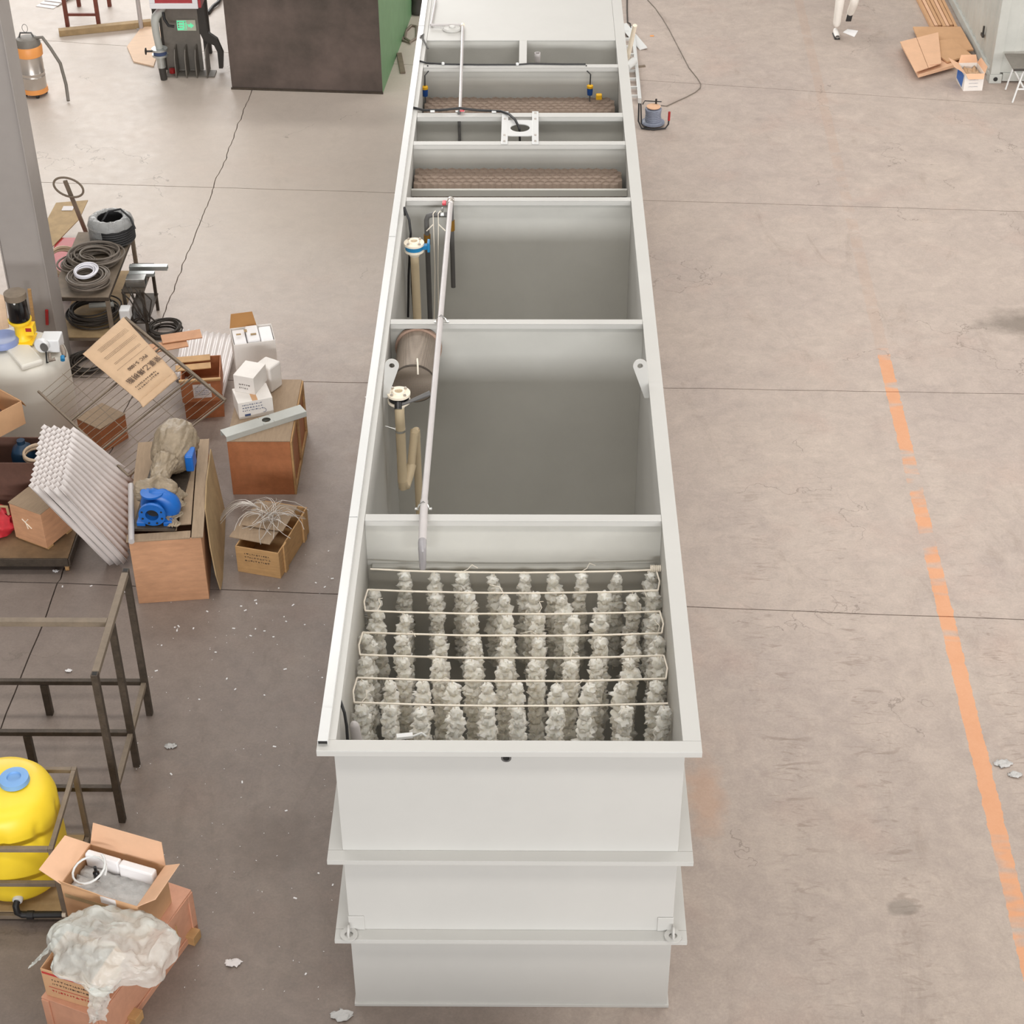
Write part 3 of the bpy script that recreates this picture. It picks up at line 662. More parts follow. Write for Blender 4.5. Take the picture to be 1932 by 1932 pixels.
q = W(1014, 112, 11.6); single('pipe_stub', B().lathe([(.03, -.6), (.03, 0), (.036, 0), (.036, .1), (.028, .1), (.026, .02)], 16, (q.x, q.y, q.z-.02)), 'pvcgrey', 'short pale pipe stub standing in the farthest open cell', 'pipe', smooth=40)
# motor bracket across the narrow cell
bk = thing('motor_bracket', 'white steel bracket frame with round hole bridging the narrow middle cell', 'bracket', (0.01, 9.45, H))
bx0, bx1 = -.195, .205
for x in (bx0, bx1-.07): obj('side_bar', B().box(x, x+.07, 9.1, 9.93, H+.002, H+.014), 'duct', bk, w=True, bev=.002)
bm = B(); n = 32
ring = [(0.005+.105*math.cos(2*PI*k/n), 9.5+.105*math.sin(2*PI*k/n)) for k in range(n)]
outr = []
for k in range(n):
    a = 2*PI*k/n; c_, s_ = math.cos(a), math.sin(a); f = min((bx1-.07-.005)/max(abs(c_), 1e-6), .2/max(abs(s_), 1e-6)); outr.append((.005+c_*f, 9.5+s_*f))
vs = [(x, y, z) for z in (H+.003, H+.013) for x, y in outr+ring]
fs = []
for k in range(n):
    j = (k+1) % n; fs += [(k, j, n+j, n+k), (2*n+j, 2*n+k, 3*n+k, 3*n+j), (n+k, n+j, 3*n+j, 3*n+k), (j, k, 2*n+k, 2*n+j)]
obj('hole_plate', B().add(vs, fs), 'duct', bk, w=True)
for x in (bx0+.035, bx1-.035):
    for y in (9.15, 9.87, 9.3, 9.72): obj('bolt', B().lathe([(.012, 0), (.012, .012)], 6, (x, y, H+.014)), 'stainless', bk, w=True)
obj('shaft_cable', B().tube([(.0, 9.5, H-.02), (.01, 9.45, 2.2), (.01, 9.45, 1.8)], .012, 8), 'black', bk, w=True, smooth=50)
single('power_cable', B().tube([G(780, 203, H+.015), G(800, 208, H+.02), G(830, 208, H+.02), G(868, 204, H+.07), G(900, 208, H+.02), G(945, 210, H+.02), G(960, 215, H+.04), G(972, 226, H+.05), G(979, 240, H+.02), Vector((.0, 9.5, H-.02))], .014, 8), 'black', 'thick black cable laid along the cross beam into the holed bracket', 'cable', smooth=60)
single('signal_cable', B().tube([G(792, 115, H+.012), G(805, 119, H+.012), G(840, 121, H+.012), G(900, 122, H+.012), G(975, 122, H+.014), G(1000, 120, H+.012), G(1060, 121, H+.012), G(1105, 121, H+.012)], .01, 8), 'black', 'thin black cable laid along the far cross beam between white clips', 'cable', smooth=60)
for px, py, nm in ((836, 120, 'left'), (976, 121, 'right')):
    q = G(px, py, H+.02); single('cable_clip', B().lathe([(0, -.02), (.016, -.014), (.02, 0), (.016, .014), (0, .02)], 12, q), 'duct', 'small white round clip on the far cross beam, %s of the pair' % nm, 'clip', smooth=60)
for px, py, nm in ((816, 208, 'left'), (932, 209, 'right')):
    q = G(px, py, H+.022); single('cable_tie', B().box(q.x-.025, q.x+.025, q.y-.018, q.y+.018, q.z-.02, q.z+.004), 'duct', 'small white tie around the thick black cable, %s one' % nm, 'cable tie', bev=.004)
def floatsw(px, py, Yw, lab, top):
    q = W(px, py, Yw); t = thing('float_switch', lab, 'float switch', (q.x, q.y, q.z-.06))
    obj('body', B().lathe([(.0, -.05), (.03, -.045), (.034, 0), (.034, .04), (.0, .04)], 16, q), 'floatblue', t, w=True, smooth=40)
    obj('cap', B().lathe([(.036, .04), (.038, .045), (.036, .07), (.02, .078), (0, .08)], 16, q), 'yellow', t, w=True, smooth=40)
    obj('cable', B().tube([q+Vector((0, 0, .07)), q+Vector((.004, .01, .2)), Vector(top)+Vector((0.01, -.03, -.06)), Vector(top)], .008, 6), 'black', t, w=True, smooth=50)
    obj('sensor_tip', B().tube([q+Vector((0, 0, -.05)), q+Vector((0, 0, -.13))], .008, 6), 'pvcdark', t, w=True)
    return t
floatsw(802, 174, 11.1, 'blue and yellow float switch hanging at the left end of the settler cell', (-1.08, 11.24, H+.01))
floatsw(1113, 172, 11.12, 'blue and yellow float switch hanging near the right end of the settler cell', (.76, 11.24, H+.01))
q = W(1130, 182, 11.0); single('float_ball', B().box(q.x-.035, q.x+.035, q.y-.03, q.y+.03, q.z-.035, q.z+.03, None), 'yellow', 'yellow float block lying on the settler beside the right float switch', 'float', bev=.012)
tb = G(795, 68, H+.05); single('clamp_fitting', B().tube([tb, tb+Vector((.03, -.02, .03)), tb+Vector((.02, -.07, .0)), tb+Vector((.05, -.16, -.02)), tb+Vector((.09, -.22, -.07))], .01, 8).box(tb.x-.02, tb.x+.03, tb.y-.03, tb.y+.03, H, H+.05), 'pvcdark', 'small dark fitting with hose on the far left tank rim', 'fitting', smooth=50)

# ============================================================ CLUTTER ON THE LEFT
def carton(name, label, cat, a, b, depth, h, m='card', t=.006, z=0.0, group=None, bottom=True):
    """open topped carton; a, b = world ends of its front bottom edge"""
    o, rz, wd = frame2(a, b); r = thing(name, label, cat, (o.x, o.y, z), rz, group)
    obj('front_panel', B().box(0, wd, 0, t, 0, h), m, r, bev=.002); obj('back_panel', B().box(0, wd, depth-t, depth, 0, h), m, r, bev=.002)
    obj('side_panel', B().box(0, t, t, depth-t, 0, h), m, r, bev=.002); obj('side_panel', B().box(wd-t, wd, t, depth-t, 0, h), m, r, bev=.002)
    if bottom: obj('bottom_panel', B().box(t, wd-t, t, depth-t, 0, t), m, r)
    return r, wd
def flap(r, edge, wd, depth, h, ln, ang, m='cardlt', t=.005, skew=.03):
    """edge in front/back/left/right; ang = degrees away from upright, outward"""
    a = math.radians(ang); s, c = math.sin(a)*ln, math.cos(a)*ln
    if edge == 'front': q = [(0, 0, h), (wd, 0, h), (wd-skew, -s, h+c), (skew, -s, h+c)]
    if edge == 'back': q = [(0, depth, h), (wd, depth, h), (wd-skew, depth+s, h+c), (skew, depth+s, h+c)]
    if edge == 'left': q = [(0, 0, h), (0, depth, h), (-s, depth-skew, h+c), (-s, skew, h+c)]
    if edge == 'right': q = [(wd, 0, h), (wd, depth, h), (wd+s, depth-skew, h+c), (wd+s, skew, h+c)]
    return obj('flap', B().add(q, [(0, 1, 2, 3)]), m, r, solid=t)
def crate(name, label, cat, a, b, depth, h, m='ply', z=0.0, t=.012, lid=None, skid=.0, group=None, battens=0, mb='wood'):
    o, rz, wd = frame2(a, b); r = thing(name, label, cat, (o.x, o.y, z), rz, group)
    z0 = skid
    obj('front_panel', B().box(0, wd, 0, t, z0, h), m, r, bev=.003); obj('back_panel', B().box(0, wd, depth-t, depth, z0, h), m, r, bev=.003)
    obj('side_panel', B().box(0, t, t, depth-t, z0, h), m, r, bev=.003); obj('side_panel', B().box(wd-t, wd, t, depth-t, z0, h), m, r, bev=.003)
    obj('bottom_panel', B().box(t, wd-t, t, depth-t, z0, z0+t), m, r)
    if skid:
        for k in range(3 if depth > .6 else 2):
            y = .02+(depth-.12)*k/(2 if depth > .6 else 1); obj('skid', B().box(.005, wd-.005, y, y+.08, 0, skid-.001), mb, r, bev=.004)
    if lid: obj('lid', B().box(-.005, wd+.005, -.005, depth+.005, h, h+t), lid, r, bev=.003)
    for k in range(battens):
        y = .05+(depth-.16)*k/max(battens-1, 1); obj('batten', B().box(wd, wd+.02, y, y+.06, z0, h), mb, r, bev=.003)
    return r, wd

# ---- big crate with the wrapped pump
rC, wC = crate('pump_crate', 'large tan plywood crate carrying the wrapped pump with blue flange', 'crate', G(262, 1139), G(395, 1130), 1.62, .74, 'ply')
hC = .76
for k, (x0, x1, y0, y1, dz) in enumerate(((-.02, .16, .18, 1.64, 0), (.17, .30, .2, 1.6, .004), (.31, .44, .12, 1.66, 0), (.455, .57, .2, 1.6, .006), (.58, .69, -.01, 1.63, 0), (-.02, .57, -.01, .10, -.002))):
    obj('plank', B().box(x0, x1, y0, y1, .741+dz, .757+dz), 'wooddusty', rC, bev=.003)
# loose side sheet leaning against its right side
Tm = ROOT[rC.name]
prof = [(wC+.02, .42, .76), (wC+.05, .15, .5), (wC+.08, .04, .25), (wC+.10, .08, .04), (wC+.11, .3, .0), (wC+.11, .9, .0), (wC+.11, 1.35, .02), (wC+.03, 1.5, .72), (wC+.02, .8, .80)]
single('plywood_sheet', B().prism([tuple(Tm @ Vector(p)) for p in prof], (.012, 0, 0)), 'timber', 'loose plywood sheet leaning on the right side of the pump crate', 'plywood sheet', bev=.003)
# pump set
pz = hC+.0
pa = G(290, 1003, hC); pm = thing('wrapped_pump', 'motor pump wrapped in dusty film with bright blue flange, on the big crate', 'pump', (pa.x, pa.y, hC))
fc = W(293, 965, 4.93); 
obj('base_plate', B().box(pa.x-.2, pa.x+.2, pa.y-.0, pa.y+1.15, hC+.002, hC+.035), 'rust', pm, w=True, bev=.003)
zc = hC+.17
fc = Vector((pa.x, pa.y+.03, zc))
fo = obj('suction_flange', B().lathe([(.062, -.005), (.125, -.005), (.125, .025), (.085, .03), (.08, .12), (.062, .12), (.062, -.005)], 36, fc, (0, 1, .05)), 'blue', pm, w=True, smooth=40)
for k in range(8):
    a = 2*PI*(k+.5)/8; obj('bolt_hole', B().lathe([(0, 0), (.011, 0), (.011, .004), (0, .004)], 8, fc+Vector((.098*math.cos(a), -.009, .098*math.sin(a))), (0, 1, 0)), 'dark', fo, w=True)
obj('bore', B().lathe([(0, 0), (.061, 0), (.061, .003), (0, .003)], 24, fc+Vector((0, .06, 0)), (0, 1, 0)), 'dark', fo, w=True)
obj('volute', B().lathe([(.06, .0), (.13, .01), (.165, .05), (.17, .1), (.15, .15), (.07, .16)], 28, fc+Vector((.03, .1, .0)), (0, 1, 0), lambda v, a, r, h: v+Vector((.05*max(0, math.sin(a)), 0, 0)) if r > .1 else v), 'blue', pm, w=True, smooth=50)
obj('discharge_flange', B().lathe([(.05, 0), (.06, .06), (.11, .07), (.11, .09), (.0, .09)], 28, fc+Vector((-.01, .17, .06))), 'blue', pm, w=True, smooth=40)
for sx_ in (-.16, .09): obj('foot', B().box(pa.x+sx_, pa.x+sx_+.08, pa.y+.04, pa.y+.3, hC+.03, hC+.075), 'blue', pm, w=True, bev=.006)
def wrapped(o, ax, prof, amp, seed):
    ax = Vector(ax).normalized()
    def fn(v, a, r, h):
        d = (v-(Vector(o)+ax*h)); 
        k = 1+amp*noise.fractal(Vector((v.x*7+seed, v.y*4, v.z*7)), .6, 2.1, 5)+amp*.9*(abs(noise.noise(Vector((a*3.2+seed, h*4, 0))))-.2)
        return Vector(o)+ax*h+d*k
    pr = []
    for i in range(len(prof)-1):
        for q in range(5):
            f = q/5; pr.append((prof[i][0]*(1-f)+prof[i+1][0]*f, prof[i][1]*(1-f)+prof[i+1][1]*f))
    pr.append(prof[-1]); return B().lathe(pr, 90, o, ax, fn)
m0 = G(322, 855, hC+.15)
obj('film_wrap', wrapped((pa.x+.03, pa.y+.74, hC+.22), (.05, 1, .03), [(.05, -.06), (.1, -.0), (.17, .1), (.205, .22), (.21, .42), (.19, .55), (.12, .64), (.02, .68)], .14, 1.3), 'film', pm, w=True, smooth=70)
obj('film_neck', wrapped((pa.x+.0, pa.y+.36, hC+.27), (.05, 1, -.03), [(.02, -.04), (.07, -.0), (.085, .1), (.09, .2), (.1, .3), (.11, .40), (.06, .48)], .26, 5.1), 'film', pm, w=True, smooth=70)
obj('film_skirt', wrapped((pa.x-.16, pa.y+.30, hC+.25), (1, .12, 0), [(.02, -.05), (.08, -.02), (.11, .08), (.12, .2), (.10, .3), (.04, .36)], .34, 9.4), 'film', pm, w=True, smooth=70)
obj('film_tail', B().surf(10, 24, lambda u, v: Vector((pa.x+.13+.1*u+.03*math.sin(v*20), pa.y+.0+.5*v, hC+.06+.10*(1-u)*(v)+.025*nzv((u*6, v*9, 2), 1.5)))), 'film', pm, w=True, smooth=70, solid=.004)
obj('motor_box', B().box(pa.x+.19, pa.x+.27, pa.y+.80, pa.y+.98, hC+.12, hC+.30), 'blue', pm, w=True, bev=.015)
q0 = G(247, 915, hC+.06); q1 = G(248, 1022, hC+.05)
single('grey_pipe', B().tube([q0, q1], .028, 14), 'pvcgrey', 'short grey pipe lying on the left edge of the pump crate', 'pipe', smooth=50)

# ---- large reddish crate with the channel profile and the white boxes
rK, wK = crate('plywood_crate', 'large red brown plywood crate under white boxes and a pale channel', 'crate', G(440, 933), G(556, 933), 1.16, .66, 'plydk', skid=.0, lid='wooddusty', battens=0)
for y, z0, z1 in ((.0, 0, .66), (.55, 0, .66), (1.1, .0, .66)): obj('batten', B().box(wK+.001, wK+.022, y, y+.06, z0, z1), 'wood', rK, bev=.003)
for z0 in (.0, .6): obj('batten', B().box(wK+.001, wK+.02, .061, 1.099, z0, z0+.06), 'wood', rK, bev=.003)
zk = .672
p0 = G(421, 818, zk+.06); p1 = G(572, 770, zk+.06); d = (p1-p0).normalized(); nn = Vector((-d.y, d.x, 0))
ch = thing('channel_profile', 'pale green grey metal channel with round hole, lying across the red brown crate', 'channel', (p0.x, p0.y, zk))
Tc = plane_T((p0+p1)/2-Vector((0, 0, .0)), d, nn); Lh = (p1-p0).length/2
ringp = [(0.03+.045*math.cos(2*PI*k/20), .045*math.sin(2*PI*k/20)) for k in range(20)]
bm_ = B(); wv = .075
for (x0, x1) in ((-Lh, -.03), (.09, Lh)): bm_.box(x0, x1, -wv, wv, -.002, .002, Tc)
outr = []
for k in range(20):
    a = 2*PI*k/20; c_, s_ = math.cos(a), math.sin(a); f = min(.06/max(abs(c_), 1e-6), wv/max(abs(s_), 1e-6)); outr.append((.03+c_*f, s_*f))
vs = [Tc @ Vector((x, y, zq)) for zq in (-.002, .002) for x, y in outr+ringp]; n = 20; fs = []
for k in range(n):
    j = (k+1) % n; fs += [(k, j, n+j, n+k), (2*n+j, 2*n+k, 3*n+k, 3*n+j), (n+k, n+j, 3*n+j, 3*n+k), (j, k, 2*n+k, 2*n+j)]
bm_.add(vs, fs); obj('web', bm_, 'container', ch, w=True)
for sgn in (-1, 1):
    obj('side_flange', B().box(-Lh, Lh, sgn*wv-.002, sgn*wv+.002, -.058, .0, Tc).box(-Lh, Lh, *sorted((sgn*wv, sgn*(wv-.018))), -.06, -.056, Tc), 'container', ch, w=True)
def box_on(name, label, a, b, depth, h, z, m='white', cat='box', bev=.004):
    o, rz, wd = frame2(a, b); r = thing(name, label, cat, (o.x, o.y, z), rz)
    obj('body', B().box(0, wd, 0, depth, 0, h), m, r, bev=bev); return r, wd
b1, w1 = box_on('printed_box', 'white printed box, lowest of the white boxes on the red brown crate', G(452, 792, zk+.003), G(517, 780, zk+.003), .30, .2, zk+.001)
Tb = ROOT[b1.name] @ plane_T((w1*.5, -.001, .1), (1, 0, 0), (0, 0, 1))
dashes('inkblue', b1, Tb @ Matrix.Translation((-.03, .03, 0)), w1*.6, .1, 3, 3)
obj('printed_ring', B().lathe([(.022, 0), (.026, 0), (.026, .001), (.022, .001), (.022, 0)], 16, tuple((Tb @ Vector((.08, -.03, .001)))), (0, -1, 0)), 'inkblue', b1, w=True); obj('printed_mark', B().box(-.12, -.06, -.07, -.045, 0, .0015, Tb), 'inkblue', b1, w=True)
obj('tape', B().box(w1*.42, w1*.58, .001, .3, .2005, .2015), 'card', b1)
b2, w2 = box_on('tilted_box', 'small white carton standing askew on the printed box', G(443, 738, .875), G(481, 745, .875), .30, .2, .874)
dashes('ink', b2, ROOT[b2.name] @ plane_T((w2*.5, -.001, .08), (1, 0, 0), (0, 0, 1)), w2*.5, .08, 2, 8)
b3, w3 = carton('foam_carton', 'open carton filled with white foam blocks behind the small white carton', 'carton', G(446, 700, zk+.02), G(524, 690, zk+.02), .36, .34, 'white', z=zk+.001)
flap(b3, 'back', w3*.65, .36, .34, .16, 10, 'carddk')
for k in range(3): obj('foam_block', B().box(.015+k*w3*.32, .015+k*w3*.32+w3*.3, .02, .34, .01, .33+.03*(k % 2)), 'foam', b3, bev=.015)
obj('straw_scraps', B().box(.05, .1, .15, .17, .365, .375).box(.14, .17, .2, .24, .365, .375).box(.2, .26, .12, .135, .365, .378), 'timber', b3, kind='stuff')
b4, w4 = box_on('crumpled_box', 'battered white box standing on end at the right of the white boxes', G(513, 742, zk+.003), G(534, 726, zk+.003), .2, .30, zk+.001, 'white', bev=.02)
obj('label', B().box(w4-.02, w4+.002, .02, .06, .2, .26), 'yellow', b4)

# ---- small open crate with the tangle of wire
rL, wL = crate('small_open_crate', 'small open wooden crate with pencilled front, wire tangle lying on its boards', 'crate', G(449, 1078), G(530, 1092), .78, .31, 'wood', mb='ply', battens=0)
for y in (.1, .6): obj('batten', B().box(wL+.001, wL+.02, y, y+.07, -.0, .33), 'wood', rL, bev=.003)
dashes('ink', rL, ROOT[rL.name] @ plane_T((wL*.5, -.001, .2), (1, 0, 0), (0, 0, 1)), wL*.6, .12, 3, 21)
for k, (z, dx, an) in enumerate(((.325, -.10, -.03), (.35, -.04, .02))):
    Tq = ROOT[rL.name] @ Matrix.Translation((dx, .1+.18*k, z)) @ Matrix.Rotation(an, 4, 'Z')
    single('loose_board', B().box(0, wL-.02, 0, .42-.1*k*0, 0, .012, Tq), 'wooddusty', 'dusty board lying on the small open crate, %s one' % ('lower' if k == 0 else 'upper'), 'board', bev=.003)
wc = ROOT[rL.name] @ Vector((.2, .42, .375)); wire = B(); rd = random.Random(4)
for k in range(46):
    a = rd.uniform(0, 2*PI); R = rd.uniform(.12, .34); pts = []
    sw = rd.uniform(-1.5, 1.5); px_, py_ = wc.x+rd.uniform(-.08, .08), wc.y+rd.uniform(-.08, .08)
    for q in range(9):
        f = q/8; aa = a+sw*f; pts.append((px_+R*f*math.cos(aa)*1.15, py_+R*f*math.sin(aa), wc.z+.02+.09*math.sin(PI*f)*rd.uniform(.8, 1.1)*(R*3)-(.05*f*f if R > .25 else 0)))
    wire.tube(pts, .0034, 5)
for k in range(12):
    a = PI+rd.uniform(-.25, .3); pts = [(wc.x-.1+.4*f*math.cos(a), wc.y+.1+.45*f*math.sin(a)+rd.uniform(-.01, .01), wc.z+.05+.1*math.sin(PI*f)-.1*f*f) for f in [q/8 for q in range(9)]]; wire.tube(pts, .0034, 5)
single('wire_tangle', wire, 'wire', 'tangle of pale grey electric wire spilling over the small open crate', 'wire', smooth=60)

# ---- pair of small crates behind, with the label
c2, wc2 = crate('lower_crate', 'brown plywood crate under the labelled crate, behind the wrapped pump', 'crate', G(352, 792), G(424, 786), .5, .30, 'plydk', lid='wood')
c1, wc1 = crate('labelled_crate', 'open wooden crate with white paper label, upper of the small pair behind the pump', 'crate', G(345, 762, .3), G(420, 757, .3), .52, .26, 'plydk', z=.313)
obj('paper_label', B().box(wc1*.3, wc1*.75, -.004, -.001, .05, .22), 'label', c1)
dashes('inkblue', c1, ROOT[c1.name] @ plane_T((wc1*.52, -.005, .14), (1, 0, 0), (0, 0, 1)), wc1*.35, .12, 5, 31)
obj('top_rail', B().box(-.01, wc1+.01, -.02, .02, .261, .285), 'wood', c1, bev=.003)
for k in range(2): obj('slat', B().box(-.04, wc1*.8, .22+.15*k, .34+.15*k, .262+.012*k, .274+.012*k, Matrix.Rotation(.06, 4, 'Z')), 'wood', c1, bev=.003)
for k, (px, py, ang) in enumerate(((318, 668, .35), (345, 655, .3))):
    q = G(px, py, .5); single('loose_board', B().box(-.22, .22, -.08, .08, 0, .014, Matrix.Translation((q.x, q.y, .60+.03*k)) @ Matrix.Rotation(ang, 4, 'Z') @ Matrix.Rotation(.1, 4, 'X')), 'ply', 'light board lying behind the labelled crate, %s' % ('nearer one' if k == 0 else 'farther one'), 'board', bev=.003)
s1, ws1 = crate('small_brown_crate', 'small dusty brown crate under the wire rack, left of the wrapped pump', 'crate', G(196, 855), G(243, 826), .36, .3, 'plydk', lid='wooddusty')

# ---- corrugated plastic sheets
def corr(lab, p00, p10, p11, p01, waves, amp, nsheets, shift, off, name='corrugated_stack', cat='corrugated sheets', seg=10):
    """p(u, v): u along the ridges, v across"""
    p00, p10, p11, p01 = map(Vector, (p00, p10, p11, p01)); nrm = (p10-p00).cross(p01-p00).normalized()
    if nrm.z < 0: nrm = -nrm
    t = thing(name, lab, cat, (p10.x, p10.y, 0)); ud = (p10-p00).normalized()
    for k in range(nsheets):
        def fn(u, v, k=k):
            p = (p00*(1-u)+p10*u)*(1-v)+(p01*(1-u)+p11*u)*v
            ph = 2*PI*waves*v+(PI if k % 2 else 0)
            return p+nrm*(amp*math.cos(ph)-off*k+.012*nzv((u*2, v*2, k)))-ud*shift*k*(1-u)
        obj('corrugated_sheet', B().surf(seg, waves*8, fn), 'corr', t, w=True, smooth=80, solid=.003)
    return t
corr('tall leaning stack of white corrugated plastic sheets, left of the pump crate', G(136, 806, 1.30), G(250, 893, .56), G(241, 1062, .04), G(112, 925, 1.10), 12, .0165, 7, .03, .034)
corr('translucent corrugated sheets lying flat behind the labelled crate', G(448, 632, .16), G(420, 745, .34), G(330, 712, .34), G(345, 622, .16), 9, .012, 3, .02, .03)

# ---- wire rack leaning across, with the resin sack on it
RP, RS, RQ, RT = G(72, 738, 1.12), G(236, 600, 1.22), G(243, 898, .66), G(425, 756, .72)
rk = thing('wire_rack', 'long rusty wire rack tilted across the pile, under the printed paper sack', 'rack', (RQ.x, RQ.y, .6))
def rp(u, v): return (RP*(1-u)+RQ*u)*(1-v)+(RS*(1-u)+RT*u)*v
obj('side_bar', B().beam(rp(0, 0), rp(1, 0), .02, .02), 'rustlt', rk, w=True); obj('side_bar', B().beam(rp(0, 1), rp(1.0, 1), .03, .03), 'rustlt', rk, w=True)
for u in (.36, .7, 1.0): obj('cross_bar', B().beam(rp(u, 0), rp(u, 1), .016, .016), 'rustlt', rk, w=True)
for k in range(20):
    u = .03+k*.05
    if min(abs(u-c) for c in (.36, .7, 1.0)) < .015: continue
    obj('wire', B().tube([rp(u, 0), rp(u, 1)], .0035, 5), 'rustlt', rk, w=True)
for v in (.25, .6): obj('tie_wire', B().tube([rp(0.02, v), rp(.98, v)], .0035, 5), 'rustlt', rk, w=True)
SA, SB, SC, SD = G(328, 702, 1.0), G(262, 757, .96), G(156, 668, 1.23), G(233, 598, 1.27)
sd = (SA-SB).cross(SD-SA).normalized(); sd = sd if sd.z > 0 else -sd
sk = thing('resin_sack', 'tan paper sack printed in dark Chinese characters, lying on the wire rack', 'sack', tuple((SA+SB+SC+SD)/4-Vector((0, 0, .1))))
def sf(u, v, s=1):
    p = (SA*(1-u)+SB*u)*(1-v)+(SD*(1-u)+SC*u)*v
    e = (max(0, 1-abs(2*u-1)**3.5)*max(0, 1-abs(2*v-1)**4))**.5
    return p+sd*(s*.052*e+.008*nzv((u*5, v*6, s*3.0)))
sfb = B().surf(26, 30, lambda u, v: sf(u, v)); sfb.surf(26, 30, lambda u, v: sf(1-u, v, -.8))
obj('paper_shell', sfb, 'paper', sk, w=True, smooth=60)
obj('folded_end', B().surf(14, 4, lambda u, v: SA*(1-u)+SB*u+(SA-SD).normalized()*(.08*v)+sd*(.012*nzv((u*8, v*3, 4), 1.5)-.02*v)), 'paper', sk, w=True, smooth=60, solid=.008)
ru = (SB-SA).normalized(); rv = sd.cross(ru)      # reading direction, letter height direction
if rv.dot(SA-SD) < 0: rv = -rv
def sack_T(u, v, h=.006):
    return plane_T(sf(u, v)+sd*h, (SB-SA), rv)
text('聚氯乙烯树脂', .082, 'ink', sk, sack_T(.5, .25, .008), sp=1.12); text('PVC  S-1000', .058, 'ink', sk, sack_T(.48, .375, .008))
dashes('ink', sk, sack_T(.62, .11, .014), .34, .075, 2, 5, th=.002, sz=.6)
for vv, ww, hh, rr_, sd_ in ((.46, .5, .012, 1, 11), (.55, .42, .03, 2, 12), (.68, .5, .05, 3, 13), (.82, .46, .06, 4, 14)):
    dashes('ink', sk, sack_T(.5, vv, .008), ww, hh, rr_, sd_, th=.0015, sz=.28)

# ---- milky dosing tank with mixer and metering pump
cw = Vector((-5.30, 7.68, 0)); Rw = .50
dt = thing('dosing_tank', 'milky white plastic dosing tank with mixer motor, behind the open carton', 'tank', tuple(cw))
obj('shell', B().lathe([(.46, 0), (.5, .03), (.5, .12), (.495, .14), (.5, .16), (.5, .86), (.485, .93), (.44, .975), (.38, 1.0), (.0, 1.02)], 56, cw), 'pe', dt, smooth=50, w=True)
def padbox(x0, x1, y0, y1, z0, z1, an=.6): return B().box(x0, x1, y0, y1, z0, z1, Matrix.Translation(cw) @ Matrix.Rotation(an, 4, 'Z'))
obj('top_recess', padbox(-.12, .12, -.42, .42, .99, 1.055), 'pe', dt, w=True, bev=.02); obj('top_pad', padbox(.16, .40, -.2, .12, .96, 1.035), 'pe', dt, w=True, bev=.02)
lc = W(6, 652, 7.58); obj('screw_lid', B().lathe([(.0, .05), (.1, .055), (.13, .07), (.16, .07), (.175, .05), (.175, .0), (.0, .0)], 32, (lc.x-.05, 7.75, 1.05), (0, 0, 1)), 'lidblue2', dt, w=True, smooth=40)
mb = W(43, 632, 7.82); mx = Vector((mb.x, 7.82, 1.05))
mo = obj('mixer_gearbox', B().lathe([(.09, 0), (.1, .02), (.075, .05), (.075, .17), (.1, .2), (.125, .23), (.125, .25), (.0, .25)], 28, mx).box(mx.x+.04, mx.x+.14, mx.y-.06, mx.y+.05, 1.13, 1.24).box(mx.x-.12, mx.x+.12, mx.y-.12, mx.y+.12, 1.045, 1.062), 'pumpyellow', dt, w=True, smooth=40)
obj('mixer_motor', B().lathe([(.0, .25), (.108, .25), (.112, .27), (.105, .3), (.105, .5), (.112, .51), (.112, .545), (.1, .56), (.0, .565)], 28, mx), 'blackgl', dt, w=True, smooth=40)
obj('fan_cowl', B().lathe([(.113, .5), (.116, .5), (.116, .565), (.06, .575), (.0, .577)], 28, mx), 'rustlt', dt, w=True, smooth=40)
obj('label_dot', B().lathe([(0, 0), (.012, 0), (.012, .004), (0, .004)], 12, mx+Vector((.01, -.107, .49)), (0, -1, 0)), 'duct', dt, w=True)
obj('maker_plate', B().box(mx.x+.06, mx.x+.12, mx.y-.066, mx.y-.06, 1.18, 1.22), 'red', dt, w=True)
mpn = W(88, 632, 7.62); 
mp_ = obj('metering_pump', B().box(mpn.x-.07, mpn.x+.13, 7.56, 7.76, 1.04, 1.19).lathe([(.0, 0), (.07, 0), (.08, -.03), (.08, -.06), (.0, -.07)], 24, (mpn.x-.03, 7.56, 1.15), (.35, .94, -.1)), 'pumpwhite', dt, w=True, smooth=40, bev=.012)
obj('pump_screen', B().lathe([(0, 0), (.048, 0), (.048, .006), (0, .006)], 20, (mpn.x-.005, 7.478, 1.155), (-.35, -.94, .1)), 'pvcdark', dt, w=True)
obj('pump_fitting', B().tube([(mpn.x+.14, 7.6, 1.1), (mpn.x+.17, 7.55, 1.06), (mpn.x+.18, 7.5, 1.03)], [.026, .03, .022], 10).tube([(mpn.x+.03, 7.5, 1.06), (mpn.x+.05, 7.42, 1.03), (mpn.x+.1, 7.44, 1.04)], .02, 10), 'mesh', dt, w=True, smooth=50)
obj('blue_fitting', B().tube([(mpn.x+.17, 7.48, 1.045), (mpn.x+.18, 7.43, 1.03)], .024, 10), 'teal', dt, w=True, smooth=50)
obj('cable', B().tube([(mpn.x, 7.5, 1.1), (mpn.x+.01, 7.42, 1.0), (mpn.x+.03, 7.4, 1.02)], .009, 6), 'black', dt, w=True)
q = W(56, 560, 8.2); single('wooden_lath', B().beam(W(55, 545, 8.45), Vector((W(62, 640, 8.4).x, 8.4, 0)), .035, .02), 'wood', 'narrow wooden lath standing behind the mixer motor', 'lath', bev=.002)
single('red_marker', B().tube([W(88, 585, 8.695), W(89, 612, 8.695)], .018, 10), 'red', 'small red rod fixed upright on the column, above the metering pump', 'rod', smooth=50)
